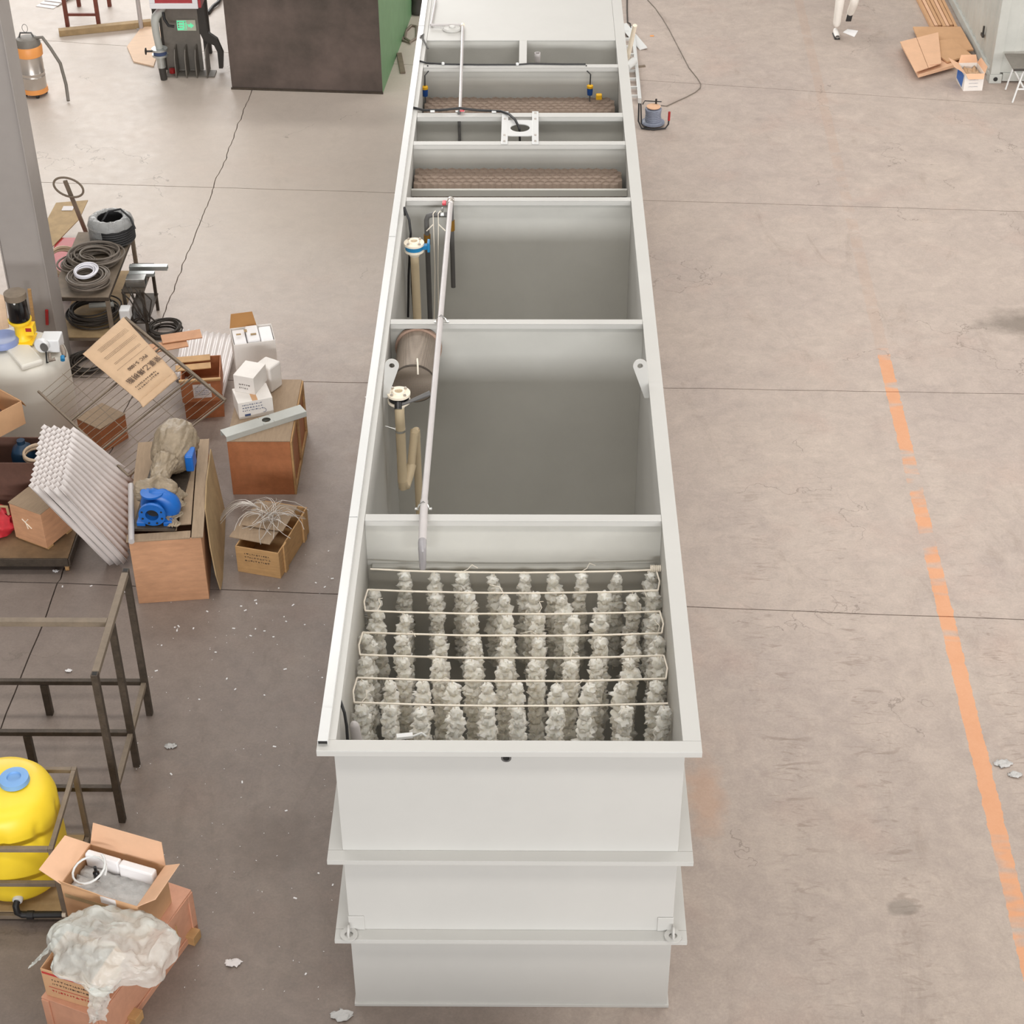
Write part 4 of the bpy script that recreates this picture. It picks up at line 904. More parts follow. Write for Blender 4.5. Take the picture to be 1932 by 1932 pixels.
q = W(0, 600, 8.3); single('plywood_sheet', B().prism([W(-30, 545, 8.9), W(8, 560, 8.85), W(22, 660, 8.4), W(-25, 690, 8.3)], (0, .02, 0)), 'lightply', 'pale plywood panel at the left border behind the dosing tank', 'plywood sheet')

# ---- platform trolley, dark crate, carton, red bag
ty0 = 5.13
tr = thing('platform_trolley', 'low wooden platform trolley with steel edge under the small tan crate', 'trolley', (-5.0, 5.6, 0))
obj('deck', B().box(-6.0, -4.36, ty0+.01, 6.3, .165, .19), 'trolley', tr, w=True, bev=.004)
obj('edge_channel', B().box(-6.0, -4.36, ty0-.01, ty0+.008, .10, .19), 'rust', tr, w=True, bev=.003); obj('edge_channel', B().box(-4.355, -4.337, ty0-.01, 6.3, .10, .19), 'rust', tr, w=True, bev=.003)
for x, y in ((-4.4, 5.2), (-4.42, 6.2), (-5.9, 5.2), (-5.9, 6.2)):
    obj('castor', B().lathe([(0, -.018), (.05, -.018), (.05, .018), (0, .018)], 16, (x, y, .05), (1, .2, 0)).box(x-.025, x+.025, y-.02, y+.02, .05, .164), 'wood', tr, w=True, smooth=40)
wb0, wb1 = G(30, 1013, .22), G(89, 1035, .22)
wbx, ww = crate('small_tan_crate', 'small tan plywood box with drips of paint, standing on the trolley', 'crate', wb0, wb1, .40, .44, 'ply', z=.191, lid='wooddusty', skid=.03)
obj('paint_drip', B().tube([tuple(ROOT[wbx.name] @ Vector(p)) for p in ((ww*.35, -.002, .30), (ww*.45, -.003, .27), (ww*.62, -.003, .22))], .006, 5).tube([tuple(ROOT[wbx.name] @ Vector(p)) for p in ((ww*.55, -.002, .32), (ww*.45, -.003, .28), (ww*.5, -.003, .2))], .005, 5), 'creamlt', wbx, w=True)
dk, wdk = crate('dark_crate', 'dark brown crate holding a blue bottle and hose rolls, behind the small tan crate', 'crate', (-5.75, 5.80, 0), (-4.64, 5.80, 0), .46, .66, 'brownboard', z=.191)
single('blue_bottle', B().lathe([(.0, 0), (.11, 0), (.12, .02), (.12, .34), (.09, .42), (.04, .46), (.04, .5), (.0, .5)], 24, (-4.92, 6.1, .42)), 'navy', 'dark blue plastic bottle standing in the dark brown crate', 'bottle', smooth=45)
for k in range(2): pass
single('hose_roll', coil((-4.74, 5.98, .79), .13, .014, 4, .06, 3, .01), 'hose', 'roll of brown hose on the right end of the dark brown crate', 'hose', smooth=60)
for o_2 in (): pass
ca, cb = G(-60, 905, .62), G(57, 800, .62)
ct_, wct = carton('open_carton', 'large open cardboard box with brown parts inside, at the left border', 'carton', (-5.36, 6.02, 0), (-4.97, 6.50, 0), .5, .27, 'card', z=.852)
flap(ct_, 'right', wct, .5, .27, .12, 150, 'carddk')
jb = B()
for k in range(16):
    x, y = random.uniform(.06, wct-.06), random.uniform(.06, .44); jb.tube([(x, y, .03), (x+random.uniform(-.06, .06), y+random.uniform(-.06, .06), .12+random.uniform(0, .06))], random.uniform(.02, .045), 7)
obj('scrap_filling', jb, 'brownboard', ct_, kind='stuff')
rb = B().lathe([(.02, 0), (.13, .0), (.17, .03), (.18, .07), (.175, .11), (.155, .15), (.13, .19), (.10, .23), (.05, .26), (.0, .27)], 40, (-5.13, 5.58, .191), (0, 0, 1), lambda v, a, r, h: v+Vector((.07*nzv((v.x*11, v.y*11, v.z*14)), .07*nzv((v.x*11+5, v.y*11, v.z*14)), .02*nzv((v.x*14, v.y*14+3, v.z*14)))) if h > .01 else v)
bgx = thing('red_bag', 'crumpled red plastic bag on the trolley, cut by the left border', 'bag', (-5.13, 5.58, .191)); obj('bag_body', rb, 'redbag', bgx, w=True, smooth=60)
obj('handle', B().tube([(-5.1, 5.56, .42), (-5.06, 5.54, .52), (-5.0, 5.56, .50), (-5.0, 5.57, .40)], .016, 8), 'timber', bgx, w=True, smooth=60)

# ---- cable bench
cbn = thing('cable_bench', 'dusty steel bench with open lower shelf, loaded with cable coils', 'bench', (-5.0, 9.9, 0))
bx_0, bx_1, by0, by1, bz = -5.33, -4.66, 9.17, 10.75, .80
obj('top_plate', B().box(bx_0, bx_1, by0, by1, bz-.012, bz), 'rustlt', cbn, w=True, bev=.003)
for y in (by0, by1-.04): obj('top_rail', B().box(bx_0, bx_1, y, y+.04, bz-.055, bz-.013), 'rust', cbn, w=True, bev=.003)
for x in (bx_0, bx_1-.04): obj('top_rail', B().box(x, x+.04, by0+.04, by1-.04, bz-.055, bz-.013), 'rust', cbn, w=True, bev=.003)
for x in (bx_0, bx_1-.045):
    for y in (by0, by1-.045): obj('leg', B().box(x, x+.045, y, y+.045, 0, bz-.056), 'rustlt', cbn, w=True, bev=.003)
obj('lower_shelf', B().box(bx_0, bx_1, by0-.0, by1, .26, .275), 'timber', cbn, w=True, bev=.003); obj('lower_rail', B().box(bx_0+.046, bx_1-.046, by0-.0, by0+.03, .225, .258), 'rustlt', cbn, w=True)
# drum of black hose in clear film
dr = thing('hose_drum', 'thick coil of black hose wrapped in clear film, on the far end of the bench', 'hose', (-4.86, 10.52, bz))
obj('hose_winding', B().lathe([(.15, .03), (.19, 0), (.24, .01)]+[(.262+.010*math.sin(k*PI), .02+.0155*k) for k in range(1, 1)]+[(.265+(.006 if k % 2 else -.006), .03+.0145*k) for k in range(17)]+[(.25, .29), (.21, .325), (.17, .33), (.148, .31), (.145, .05), (.15, .03)], 48, (-4.86, 10.52, bz)), 'black', dr, w=True, smooth=30)
obj('film_collar', B().lathe([(.15, .315), (.172, .336), (.21, .332), (.258, .30), (.276, .24), (.2755, .238), (.2565, .297), (.21, .329), (.172, .333), (.15, .315)], 48, (-4.86, 10.52, bz), (0, 0, 1), lambda v, a, r, h: v+Vector((0, 0, .004*math.sin(a*13)))), 'filmclear', dr, w=True, smooth=60)
obj('hose_end', B().tube([(-4.95, 10.42, bz+.28), (-4.86, 10.5, bz+.40), (-4.72, 10.52, bz+.42), (-4.6, 10.45, bz+.34), (-4.55, 10.4, bz+.22)], .013, 8), 'black', dr, w=True, smooth=60)
obj('film_drape', B().surf(12, 10, lambda u, v: Vector((-4.86+.279*math.cos(3.3+1.2*u), 10.52+.279*math.sin(3.3+1.2*u), bz+.05+.22*v))+Vector((.006*nzv((u*8, v*8, 1)), .006*nzv((u*8, v*8, 5)), 0))), 'filmclear', dr, w=True, smooth=60)
single('cable_coil', coil((-4.95, 9.98, bz), .24, .012, 19, .14, 11, .09, seg=30, ell=.9), 'cable', 'large brown black cable coil in the middle of the bench', 'cable coil', group=None, smooth=60)
single('cable_coil', coil((-5.12, 9.86, bz), .17, .012, 10, .09, 12, .07), 'cable', 'loose brown cable coil at the left edge of the bench', 'cable coil', smooth=60)
single('cable_coil', coil((-4.93, 9.42, bz), .20, .011, 20, .15, 13, .05, seg=30), 'cable', 'thick grey brown cable coil on the near end of the bench', 'cable coil', smooth=60)
single('cable_coil', coil((-4.945, 9.44, bz+.15), .115, .008, 12, .06, 14, .022, seg=30, tilt=(.15, 0)), 'cablewh', 'white cable coil lying on the grey brown coil', 'cable coil', smooth=60)
single('cable_coil', coil((-4.98, 9.6, .276), .26, .01, 14, .16, 15, .05, seg=30), 'cabledk', 'dark cable coil on the lower shelf of the bench', 'cable coil', smooth=60)
single('pale_tube', B().tube([(-5.0, 9.55, .47), (-4.72, 9.55, .49)], .03, 10), 'container', 'pale plastic tube lying on the dark coil on the lower shelf', 'tube', smooth=50)
single('cable_coil', coil((-4.20, 9.7, 0), .18, .012, 9, .1, 16, .05, seg=28), 'cabledk', 'grey cable coil on the floor behind the sack and the corrugated sheets', 'cable coil', smooth=60)
single('cable_coil', coil((-4.95, 8.95, 0), .2, .011, 9, .1, 17, .05, seg=28), 'cabledk', 'dark cable coil on the floor in front of the bench', 'cable coil', smooth=60)
single('tan_hose_coil', coil((-5.45, 10.35, .55), .22, .013, 7, .1, 18, .04, seg=28, tilt=(.3, .5)), 'hose', 'coil of tan hose hanging between column and bench', 'hose', smooth=60)
# galvanised trunking poking out to the right of the bench
sh = thing('steel_stand', 'rusty low steel stand to the right of the bench, tangled in cables', 'stand', (-4.45, 9.9, 0))
for (x, y) in ((-4.40, 9.62), (-4.40, 10.25), (-4.62, 9.62), (-4.62, 10.25)): obj('leg', B().box(x, x+.035, y, y+.035, 0, .60), 'rust', sh, w=True, bev=.002)
obj('shelf', B().box(-4.62, -4.36, 9.6, 10.3, .601, .62), 'rust', sh, w=True); obj('lower_shelf', B().box(-4.62, -4.36, 9.6, 10.3, .2, .215), 'rust', sh, w=True)
for k, (y, x1, z, wd, hh, m, lb) in enumerate(((10.15, -4.17, .62, .07, .05, 'galv', 'farthest galvanised trunking length sticking out to the right of the bench'), (10.0, -4.30, .62, .07, .04, 'galv', 'middle galvanised trunking length sticking out to the right of the bench'), (9.78, -4.36, .62, .13, .1, 'chrome', 'shiny metal box nearest among the trunking beside the bench'))):
    b = B().box(-4.74+.02*k+.12, x1, y-wd/2, y+wd/2, z, z+.003).box(-4.74+.02*k+.12, x1, y-wd/2, y-wd/2+.003, z, z+hh).box(-4.74+.02*k+.12, x1, y+wd/2-.003, y+wd/2, z, z+hh).box(-4.74+.02*k+.12, x1, y-wd/2, y+wd/2, z+hh, z+hh+.003)
    single('metal_trunking', b, m, lb, 'trunking', bev=.001)
single('white_junction_box', B().box(-4.60, -4.48, 9.28, 9.42, .42, .56, None), 'pumpwhite', 'white junction box hanging at the near right corner of the bench', 'junction box', bev=.015)
rd = random.Random(9); tg = B()
for k in range(9):
    x = -4.58+.03*k; pts = [(x, 9.5+rd.uniform(-.1, .1), .72), (x+rd.uniform(0, .12), 9.45, .6), (x+rd.uniform(0, .15), 9.5, .35), (x+rd.uniform(-.05, .1), 9.6, .22), (x-.05, 9.75, .24), (x-.1, 9.9, .24)]
    tg.tube(pts, .008, 6)
single('hanging_cables', tg, 'cabledk', 'dark cables hanging in loops from the right side of the bench', 'cables', smooth=60)

# ---- pallet truck behind the column
pt = thing('pallet_truck', 'red hand pallet truck with grey oval handle beside the column', 'pallet truck', (-5.5, 11.4, 0))
hc = W(129, 352, 11.3); hp = [hc+Vector((.175*math.cos(a), .02*math.sin(a), .115*math.sin(a)-.04*math.cos(a)-.01)) for a in [2*PI*k/28 for k in range(28)]]
obj('handle', B().tube(hp, .014, 8, True), 'rustlt', pt, w=True, smooth=60)
obj('tiller', B().beam(hc+Vector((-.03, 0, .08)), (hc.x+.14, 11.35, .35), .05, .03, (0, 1, 0)), 'rustlt', pt, w=True, bev=.004)
obj('pump_body', B().lathe([(.09, 0), (.09, .2), (.05, .3), (.0, .32)], 16, (hc.x+.14, 11.4, .1)), 'red', pt, w=True, smooth=40)
for s in (-1, 1): obj('fork', B().box(hc.x+.14+s*.19-.08, hc.x+.14+s*.19+.08, 9.95+.4, 11.35, .12, .2), 'red', pt, w=True, bev=.01)
obj('wheel', B().lathe([(0, -.03), (.09, -.03), (.09, .03), (0, .03)], 18, (hc.x+.14, 11.48, .09), (1, 0, 0)), 'black', pt, w=True, smooth=40)
rdm = B().box(-5.75, -5.15, 10.35, 11.3, .201, .44); single('red_tool_chest', rdm, 'red', 'red metal chest on the pallet truck under the cardboard', 'chest', bev=.01)
cq = [G(92, 418, .46), G(154, 378, .46), G(172, 388, .46), G(118, 452, .46)]
single('cardboard_sheet', B().prism([G(94, 472, .445), G(84, 425, .445), G(106, 384, .445), G(166, 379, .445), G(150, 414, .445)], (0, 0, .012)), 'timber', 'brown cardboard sheet lying on the red chest beside the column', 'cardboard')
q = G(128, 392, .47); single('paper_card', B().box(q.x-.07, q.x+.07, q.y-.06, q.y+.06, .459, .465), 'label', 'small white card lying on the brown cardboard sheet', 'card')

# ---- welded steel frame (table base) at the left
fr = thing('welded_stand', 'dark rectangular tube steel frame, tall open stand in the left foreground', 'frame', (-4.0, 2.5, 0))
TW = .055; fx = -3.235; FH = 1.62; fz = .40
ysf = (1.85, 2.5, 3.14)
for y in ysf: obj('leg', B().box(fx-TW/2, fx+TW/2, y-TW/2, y+TW/2, 0, (FH if y != 2.5 else FH-.056)), 'rust', fr, w=True, bev=.003)
obj('top_rail', B().box(fx-TW/2, fx+TW/2, 1.85+TW/2+.001, 3.14-TW/2-.001, FH-.05, FH-.001), 'rustlt', fr, w=True, bev=.003)
obj('top_rail', B().box(-5.6, fx-TW/2-.002, 2.5-TW/2, 2.5+TW/2, FH-.055, FH-.002), 'rustlt', fr, w=True, bev=.003)
for y in ysf: obj('lower_rail', B().box(-5.6, fx-TW/2-.002, y-.022, y+.022, fz-.045, fz), 'rust', fr, w=True, bev=.003)
for y0, y1 in ((1.88, 2.47), (2.53, 3.11)): obj('lower_rail', B().box(fx-.022, fx+.022, y0, y1, fz-.045, fz), 'rustlt', fr, w=True, bev=.003)
for y in (2.5, 3.14): obj('short_leg', B().box(-4.15, -4.09, y-.028, y+.028, 0, fz-.046), 'rust', fr, w=True, bev=.003)
for y in (1.85, 3.14): obj('tube_end', B().box(fx-.018, fx+.018, y-.018, y+.018, FH+.0005, FH+.0015), 'dark', fr, w=True)

# ---- yellow dosing tank in its stand
yt = thing('yellow_tank', 'yellow plastic chemical tank with round blue lid, inside a steel stand', 'tank', (-3.95, 1.2, .12))
Ry = .40; yc = Vector((-3.91, 1.21, .10))
def ribs(v, a, r, h):
    if .56 < h < .82 and r > .3 and math.sin(a) > -2:
        k = math.cos(a*9); f = 1-.05*max(0, k)**3*math.sin((h-.56)/.26*PI)**.7; d = v-yc-Vector((0, 0, h)); return yc+Vector((0, 0, h))+d*f
    return v
pr = [(.2, 0), (.34, .02), (.385, .08), (.395, .16), (.40, .3)]+[(.40, .45+.03*k) for k in range(12)]+[(.39, .82), (.37, .88), (.33, .93), (.26, .965), (.12, .985), (0, .99)]
obj('shell', B().lathe(pr, 180, yc, (0, 0, 1), ribs), 'peyellow', yt, w=True, smooth=50)
ld = W(29, 1466, 1.25); obj('lid', B().lathe([(.0, .03), (.05, .03), (.055, .045), (.085, .045), (.11, .04), (.115, .0), (.0, -.01)], 36, (ld.x+.0, 1.22, 1.088), (0, 0, 1)), 'lidblue', yt, w=True, smooth=40)
o1 = W(33, 1705, .8); obj('outlet', B().lathe([(.04, 0), (.04, .05), (.032, .06), (.0, .06)], 18, (o1.x, .86, .2), (0, -1, 0)), 'duct', yt, w=True, smooth=40)
obj('drain_pipe', B().tube([(o1.x, .8, .2), (o1.x-.005, .77, .19), (o1.x-.005, .765, .12), (o1.x+.03, .765, .09), (o1.x+.1, .765, .09), (o1.x+.34, .77, .09)], .026, 12).lathe([(.035, 0), (.035, .05)], 14, (o1.x+.07, .765, .09), (1, 0, 0)), 'black', yt, w=True, smooth=50)
obj('drain_nut', B().lathe([(.018, 0), (.022, 0), (.022, .03), (.018, .03)], 10, (o1.x+.34, .77, .09), (1, 0, 0)), 'creamlt', yt, w=True, smooth=40)
ys_ = thing('tank_stand', 'square tube steel stand around the yellow tank', 'stand', (-3.9, 1.2, 0))
xr, xl_, y0s, y1s = -3.47, -4.42, .79, 1.63
for (x, y) in ((xr, y0s), (xr, y1s), (xl_, y0s), (xl_, y1s)): obj('post', B().box(x-.02, x+.02, y-.02, y+.02, 0, .82), 'rustlt', ys_, w=True, bev=.003)
for z in (.80, .42, .05):
    if z != .42: obj('rail', B().box(xr-.018, xr+.018, y0s+.021, y1s-.021, z-.02, z+.018), 'rustlt', ys_, w=True, bev=.003)
    obj('rail', B().box(xl_+.021, xr-.021, y0s-.018, y0s+.018, z-.02, z+.018), 'rustlt', ys_, w=True, bev=.003)
    if z != .42: obj('rail', B().box(xl_+.021, xr-.021, y1s-.018, y1s+.018, z-.02, z+.018), 'rustlt', ys_, w=True, bev=.003)
obj('base_sheet', B().box(xl_+.02, xr-.02, y0s+.02, y1s-.02, .07, .085), 'timber', ys_, w=True)

# ---- pink crate with two cartons and plastic bag
pkA, pkB = Vector((-3.28, -.42, 0)), Vector((-2.86, -.60, 0))
pk, wpk = crate('pink_crate', 'long pinkish plywood crate on wooden skids in the lower left foreground', 'crate', (-3.35, -.30, 0), (-2.92, -.474, 0), 1.27, .44, 'plypink', lid='plypink', mb='wood')
RT_ = ROOT[pk.name]
for y in (.0, 1.21): obj('batten', B().box(wpk+.001, wpk+.016, y, y+.06, .0, .44), 'plypink', pk, bev=.003)
for z in (.0, .38): obj('batten', B().box(wpk+.001, wpk+.014, .061, 1.209, z, z+.06), 'plypink', pk, bev=.003)
for x in (0, wpk-.06): obj('batten', B().box(x, x+.06, -.015, -.001, 0, .44), 'plypink', pk, bev=.003)
obj('pale_strip', B().box(wpk+.0155, wpk+.019, 1.0, 1.01, .12, .34), 'wood', pk)
for y in (.3, 1.12): obj('skid', B().box(wpk-.1, wpk+.07, y, y+.1, .0, .09), 'wood', pk, bev=.003)
zp = .453
cA, cB = G(130, 1737, zp), G(272, 1780, zp)
kt, wkt = carton('open_box', 'tall open cardboard box with white foam and clear tubing, on the pink crate', 'carton', cA, cB, .42, .40, 'card', z=zp+.001)
flap(kt, 'back', wkt, .42, .40, .2, 12); flap(kt, 'left', wkt, .42, .40, .2, 75); flap(kt, 'right', wkt, .42, .40, .18, 55)
obj('flap_stub', B().add([(0.02, 0, .4), (wkt*.55, 0, .4), (wkt*.5, -.015, .43), (.0, -.02, .46)], [(0, 1, 2, 3)]), 'card', kt, solid=.005)
obj('foam_sheet', B().box(.02, wkt*.48, .30, .36, .18, .42), 'foam', kt, bev=.015); obj('foam_sheet', B().box(wkt*.5, wkt-.03, .28, .35, .2, .43), 'foam', kt, bev=.015)
obj('clear_film', B().surf(14, 12, lambda u, v: Vector((.02+(wkt-.04)*u, .02+.27*v, .31+.035*nzv((u*6, v*6, 0), 1.6)))), 'bubble', kt, smooth=60, solid=.004)
obj('clear_tube', B().tube([Vector((.16+.13*math.cos(a), .15+.14*math.sin(a)*.8, .42+.05*math.sin(a*1.0+.5)+.01*a)) for a in [k*.35 for k in range(22)]], .009, 8), 'duct', kt, smooth=60)
obj('black_fitting', B().lathe([(.02, 0), (.025, .01), (.025, .06), (.012, .07), (.012, .12)], 12, (.2, .17, .36)), 'blackgl', kt, smooth=40)
obj('paper_label', B().box(wkt*.52, wkt*.72, -.003, -.0005, .33, .40), 'label', kt)
obj('tape', B().box(.02, wkt-.02, -.003, -.0005, .27, .31), 'timber', kt)
bA, bB = G(88, 1877, zp), G(182, 1906, zp)
bxp, wbx_ = carton('printed_carton', 'printed cardboard box with red stripe under the plastic bag, on the pink crate', 'carton', bA, bB, .36, .29, 'card', z=zp+.001)
Tb = ROOT[bxp.name] @ plane_T((wbx_*.5, -.001, .13), (1, 0, 0), (0, 0, 1))
obj('red_stripe', B().box(-wbx_*.48, wbx_*.3, .115, .135, 0, .0015, Tb), 'inkred', bxp, w=True)
dashes('ink', bxp, Tb @ Matrix.Translation((.02, .045, 0)), wbx_*.72, .085, 2, 41, sz=.42); dashes('inkred', bxp, Tb @ Matrix.Translation((.02, -.055, 0)), wbx_*.8, .045, 1, 42, sz=.5)
obj('rule_line', B().box(-wbx_*.4, wbx_*.42, -.02, -.016, 0, .0015, Tb), 'inkred', bxp, w=True)
flap(bxp, 'right', wbx_, .36, .29, .1, 120)
bc = ROOT[bxp.name] @ Vector((wbx_*.80, .32, 0)); bgt = thing('plastic_bag', 'crumpled translucent plastic bag bulging over the printed carton', 'bag', (bc.x, bc.y, zp))
def bagf(u, v):
    a = 2*PI*u; fr = max(0, -math.sin(a+.5))
    r = .45*math.sin(min(v*1.15, 1)*PI/2)*(1+.07*math.sin(3*a+1)+.05*math.sin(7*a)-.22*fr)
    zz = .31+.12*math.cos(v*PI*.62)-.22*max(0, v-.72)*(1+.6*math.sin(2*a+4))*(1-fr)
    x = r*math.cos(a)*1.05; y = r*math.sin(a)*.88
    p = Vector((bc.x+x+.02, bc.y+y-.03, zp+zz)); n3 = noise.turbulence_vector(Vector((x*4.6, y*4.6, v*2.2)), 3, False, noise_basis='BLENDER', amplitude_scale=.62, frequency_scale=2.1)
    return p+Vector((n3.x*.03, n3.y*.03, (n3.z-.1)*.05))
obj('film', B().surf(110, 44, bagf), 'bag', bgt, w=True, smooth=80)
tA = ROOT[bxp.name] @ Vector((wbx_*.95, -.02, .2)); 
obj('loose_end', B().surf(10, 16, lambda u, v: Vector((tA.x+.02-.08*v*.4+.16*u*(1-.3*v), tA.y-.03-.06*v+.03*u, tA.z+zp*0-.3*v+.08)) + Vector((.03*nzv((u*5, v*7, 3), 1.4), .03*nzv((u*5+4, v*7, 3), 1.4), 0))), 'bag', bgt, w=True, smooth=80)
obj('film_corner', B().surf(8, 10, lambda u, v: Vector((bc.x-.36-.16*v, bc.y-.02-.1*u*(1-v)-.12*v, zp+.36-.14*v+.03*nzv((u*4, v*4, 8), 1.5)))), 'bag', bgt, w=True, smooth=80)

# ============================================================ FAR LEFT
vc = W(56, 130, 16.7); va = thing('vacuum_cleaner', 'industrial drum vacuum cleaner, steel with orange bands, beside the column', 'vacuum cleaner', (-7.32, 16.72, 0))
vb = Vector((-7.32, 16.72, 0))
obj('drum', B().lathe([(.17, .12), (.18, .13), (.18, .3), (.186, .31), (.18, .32), (.18, .36), (.186, .37), (.18, .38), (.18, .62), (.0, .62)], 32, vb), 'stainless', va, w=True, smooth=40)
obj('base_ring', B().lathe([(.17, .06), (.19, .06), (.19, .13), (.17, .13), (.17, .06)], 32, vb), 'orange', va, w=True, smooth=40)
obj('upper_ring', B().lathe([(.185, .62), (.2, .63), (.205, .76), (.19, .78), (.0, .78)], 32, vb), 'orange', va, w=True, smooth=40)
obj('head', B().lathe([(.19, .78), (.19, .82), (.15, .88), (.08, .9), (.0, .9)], 28, vb), 'machine', va, w=True, smooth=40)
obj('handle', B().tube([vb+Vector((-.12, 0, .86)), vb+Vector((-.08, 0, .96)), vb+Vector((.08, 0, .96)), vb+Vector((.12, 0, .86))], .014, 8), 'pvcdark', va, w=True, smooth=50)
obj('hose', B().tube([vb+Vector((.1, 0, .88)), vb+Vector((.24, -.02, .9)), vb+Vector((.34, -.05, .75)), vb+Vector((.46, -.08, .52)), vb+Vector((.5, -.1, .2)), vb+Vector((.55, -.3, .03))], .025, 10), 'machine', va, w=True, smooth=50)
for a in range(4): obj('castor', B().lathe([(0, -.02), (.035, -.02), (.035, .02), (0, .02)], 12, vb+Vector((.15*math.cos(a*PI/2+.4), .15*math.sin(a*PI/2+.4), .035)), (1, 0, 0)), 'black', va, w=True, smooth=40)
obj('wire_loop', B().tube([vb+Vector((.0+.04*math.cos(t), 0, 1.03+.06*math.sin(t))) for t in [2*PI*k/16 for k in range(16)]], .004, 5, True), 'pvcdark', va, w=True)
ta, tb_ = G(112, 67), G(286, 49)
single('timber_beam', B().beam((ta.x, ta.y, .05), (tb_.x, tb_.y, .05), .13, .1), 'timber', 'long squared timber beam on the floor at the top left', 'timber', bev=.006)
sp = thing('sheet_pile', 'pile of pale grey sheets on the floor at the top left corner', 'sheets', (-8.0, 20.5, 0))
for k in range(7):
    q = Matrix.Translation((-8.15+.05*k, 20.35+.10*k, .012*k)) @ Matrix.Rotation(-.35+.02*(k % 3), 4, 'Z'); obj('sheet', B().box(0, .34, 0, 1.6, 0, .009, q), 'corr', sp, w=True)
rf = thing('red_trestle', 'red oxide steel trestle frame standing at the top left', 'frame', (-7.2, 19.5, 0))
for px in (128, 187): q = G(px, 50); obj('leg', B().beam((q.x, q.y, 0), (q.x-.0, q.y, 1.3), .06, .06), 'redrust', rf, w=True, bev=.003)
qa, qb = G(131, 50), G(184, 50); obj('cross_bar', B().beam((qa.x, qa.y, .2), (qb.x, qb.y, .2), .04, .04), 'redrust', rf, w=True); obj('top_bar', B().beam((qa.x-.1, qa.y, 1.32), (qb.x+.1, qb.y, 1.32), .06, .04), 'redrust', rf, w=True)
for px in (128, 187): q = G(px, 50); obj('leg', B().beam((q.x, q.y+.9, 0), (q.x, q.y+.9, 1.3), .06, .06), 'redrust', rf, w=True, bev=.003); obj('top_bar', B().beam((q.x, q.y, 1.32), (q.x, q.y+.9, 1.32), .06, .04), 'redrust', rf, w=True)
q = G(267, 55); single('white_post', B().tube([(q.x, q.y, 0), (q.x, q.y, 1.6)], .035, 12).lathe([(.08, 0), (.08, .012), (.0, .012)], 16, (q.x, q.y, 0)), 'pvcgrey', 'thin pale post standing left of the red cabinet', 'post', smooth=50)
pl_ = [G(268, 52, .0), G(312, 54, .0), G(290, 127, 0), G(252, 118, 0), G(240, 90, 0)]
single('plywood_sheet', B().prism([(p.x, p.y, .002) for p in pl_], (0, 0, .02)), 'lightply', 'pale plywood sheet flat on the floor behind the grey valve pipe', 'plywood sheet')
# grey steel machine frame with fins, valve pipe, exit plate
mc = thing('steel_machine', 'grey steel machine base with upright fins, left of the dark steel box', 'machine', (-5.2, 17.9, 0))
xa, xb = W(314, 110, 17.6).x, W(382, 110, 17.6).x
obj('front_plate', B().box(xa, xb, 17.6, 17.63, .02, 1.25), 'machine', mc, w=True, bev=.004)
for k in range(4):
    x = xa+.17+(xb-xa-.02)*k/3.4
    obj('fin', B().prism([(x, 17.595, .0), (x, 17.33, .0), (x, 17.31, .06), (x, 17.33, .3), (x, 17.42, .42), (x, 17.595, .44)], (.016, 0, 0)), 'machine', mc, w=True, bev=.002)
obj('bottom_plate', B().box(xa, xb+.2, 17.36, 17.6, 0, .02), 'machine', mc, w=True)
obj('side_bracket', B().prism([(xb+.002, 17.58, 1.25), (xb+.1, 17.58, 1.25), (xb+.13, 17.58, .62), (xb+.26, 17.58, .52), (xb+.33, 17.58, .3), (xb+.30, 17.58, .05), (xb+.24, 17.58, .05), (xb+.24, 17.58, .32), (xb+.2, 17.58, .42), (xb+.05, 17.58, .5), (xb+.002, 17.58, .62)], (0, .08, 0)), 'dkmachine', mc, w=True, bev=.004)
obj('leg', B().box(xa-.2, xa-.13, 17.9, 17.97, 0, 1.2), 'dkmachine', mc, w=True); obj('leg', B().box(xb-.05, xb+.02, 18.3, 18.37, 0, 1.2), 'dkmachine', mc, w=True)
obj('drain_part', B().lathe([(.0, 0), (.05, 0), (.05, .06), (0, .07)], 14, (xa+.09, 17.5, .02)), 'red', mc, w=True, smooth=40)
ex0, ex1 = W(334, 50, 17.59), W(371, 58, 17.59); zc0, zc1 = W(350, 58, 17.59).z, W(350, 37, 17.59).z
ex = thing('exit_sign', 'green lit exit plate with white arrow fixed on the grey machine', 'sign', (ex0.x, 17.58, zc0))
obj('plate', B().box(ex0.x, ex1.x, 17.575, 17.598, zc0, zc1), 'exitpale', ex, w=True, bev=.012)
wx = ex1.x-ex0.x; obj('lit_panel', B().box(ex0.x+.005, ex0.x+wx*.52, 17.571, 17.576, zc0+.015, zc1-.01), 'exit', ex, w=True, bev=.004)
hz = zc1-zc0; mid = (zc0+zc1)/2
obj('arrow', B().prism([(ex0.x+wx*.54, 17.574, mid+.02), (ex0.x+wx*.72, 17.574, mid+.02), (ex0.x+wx*.72, 17.574, mid+.045), (ex0.x+wx*.9, 17.574, mid), (ex0.x+wx*.72, 17.574, mid-.045), (ex0.x+wx*.72, 17.574, mid-.02), (ex0.x+wx*.54, 17.574, mid-.02)], (0, -.004, 0)), 'exit', ex, w=True)
gl = B(); gx = ex0.x+.02
for (a0, a1, b0, b1) in ((0, .08, .75, .82), (0, .015, .3, .82), (0, .08, .5, .57), (0, .07, .3, .36), (.1, .115, .25, .85), (.1, .15, .8, .86), (.13, .15, .35, .55), (.08, .13, .15, .22)): gl.box(gx+a0, gx+a1, 17.5665, 17.571, zc0+hz*b0, zc0+hz*b1)
obj('lettering', gl, 'exitpale', ex, w=True)
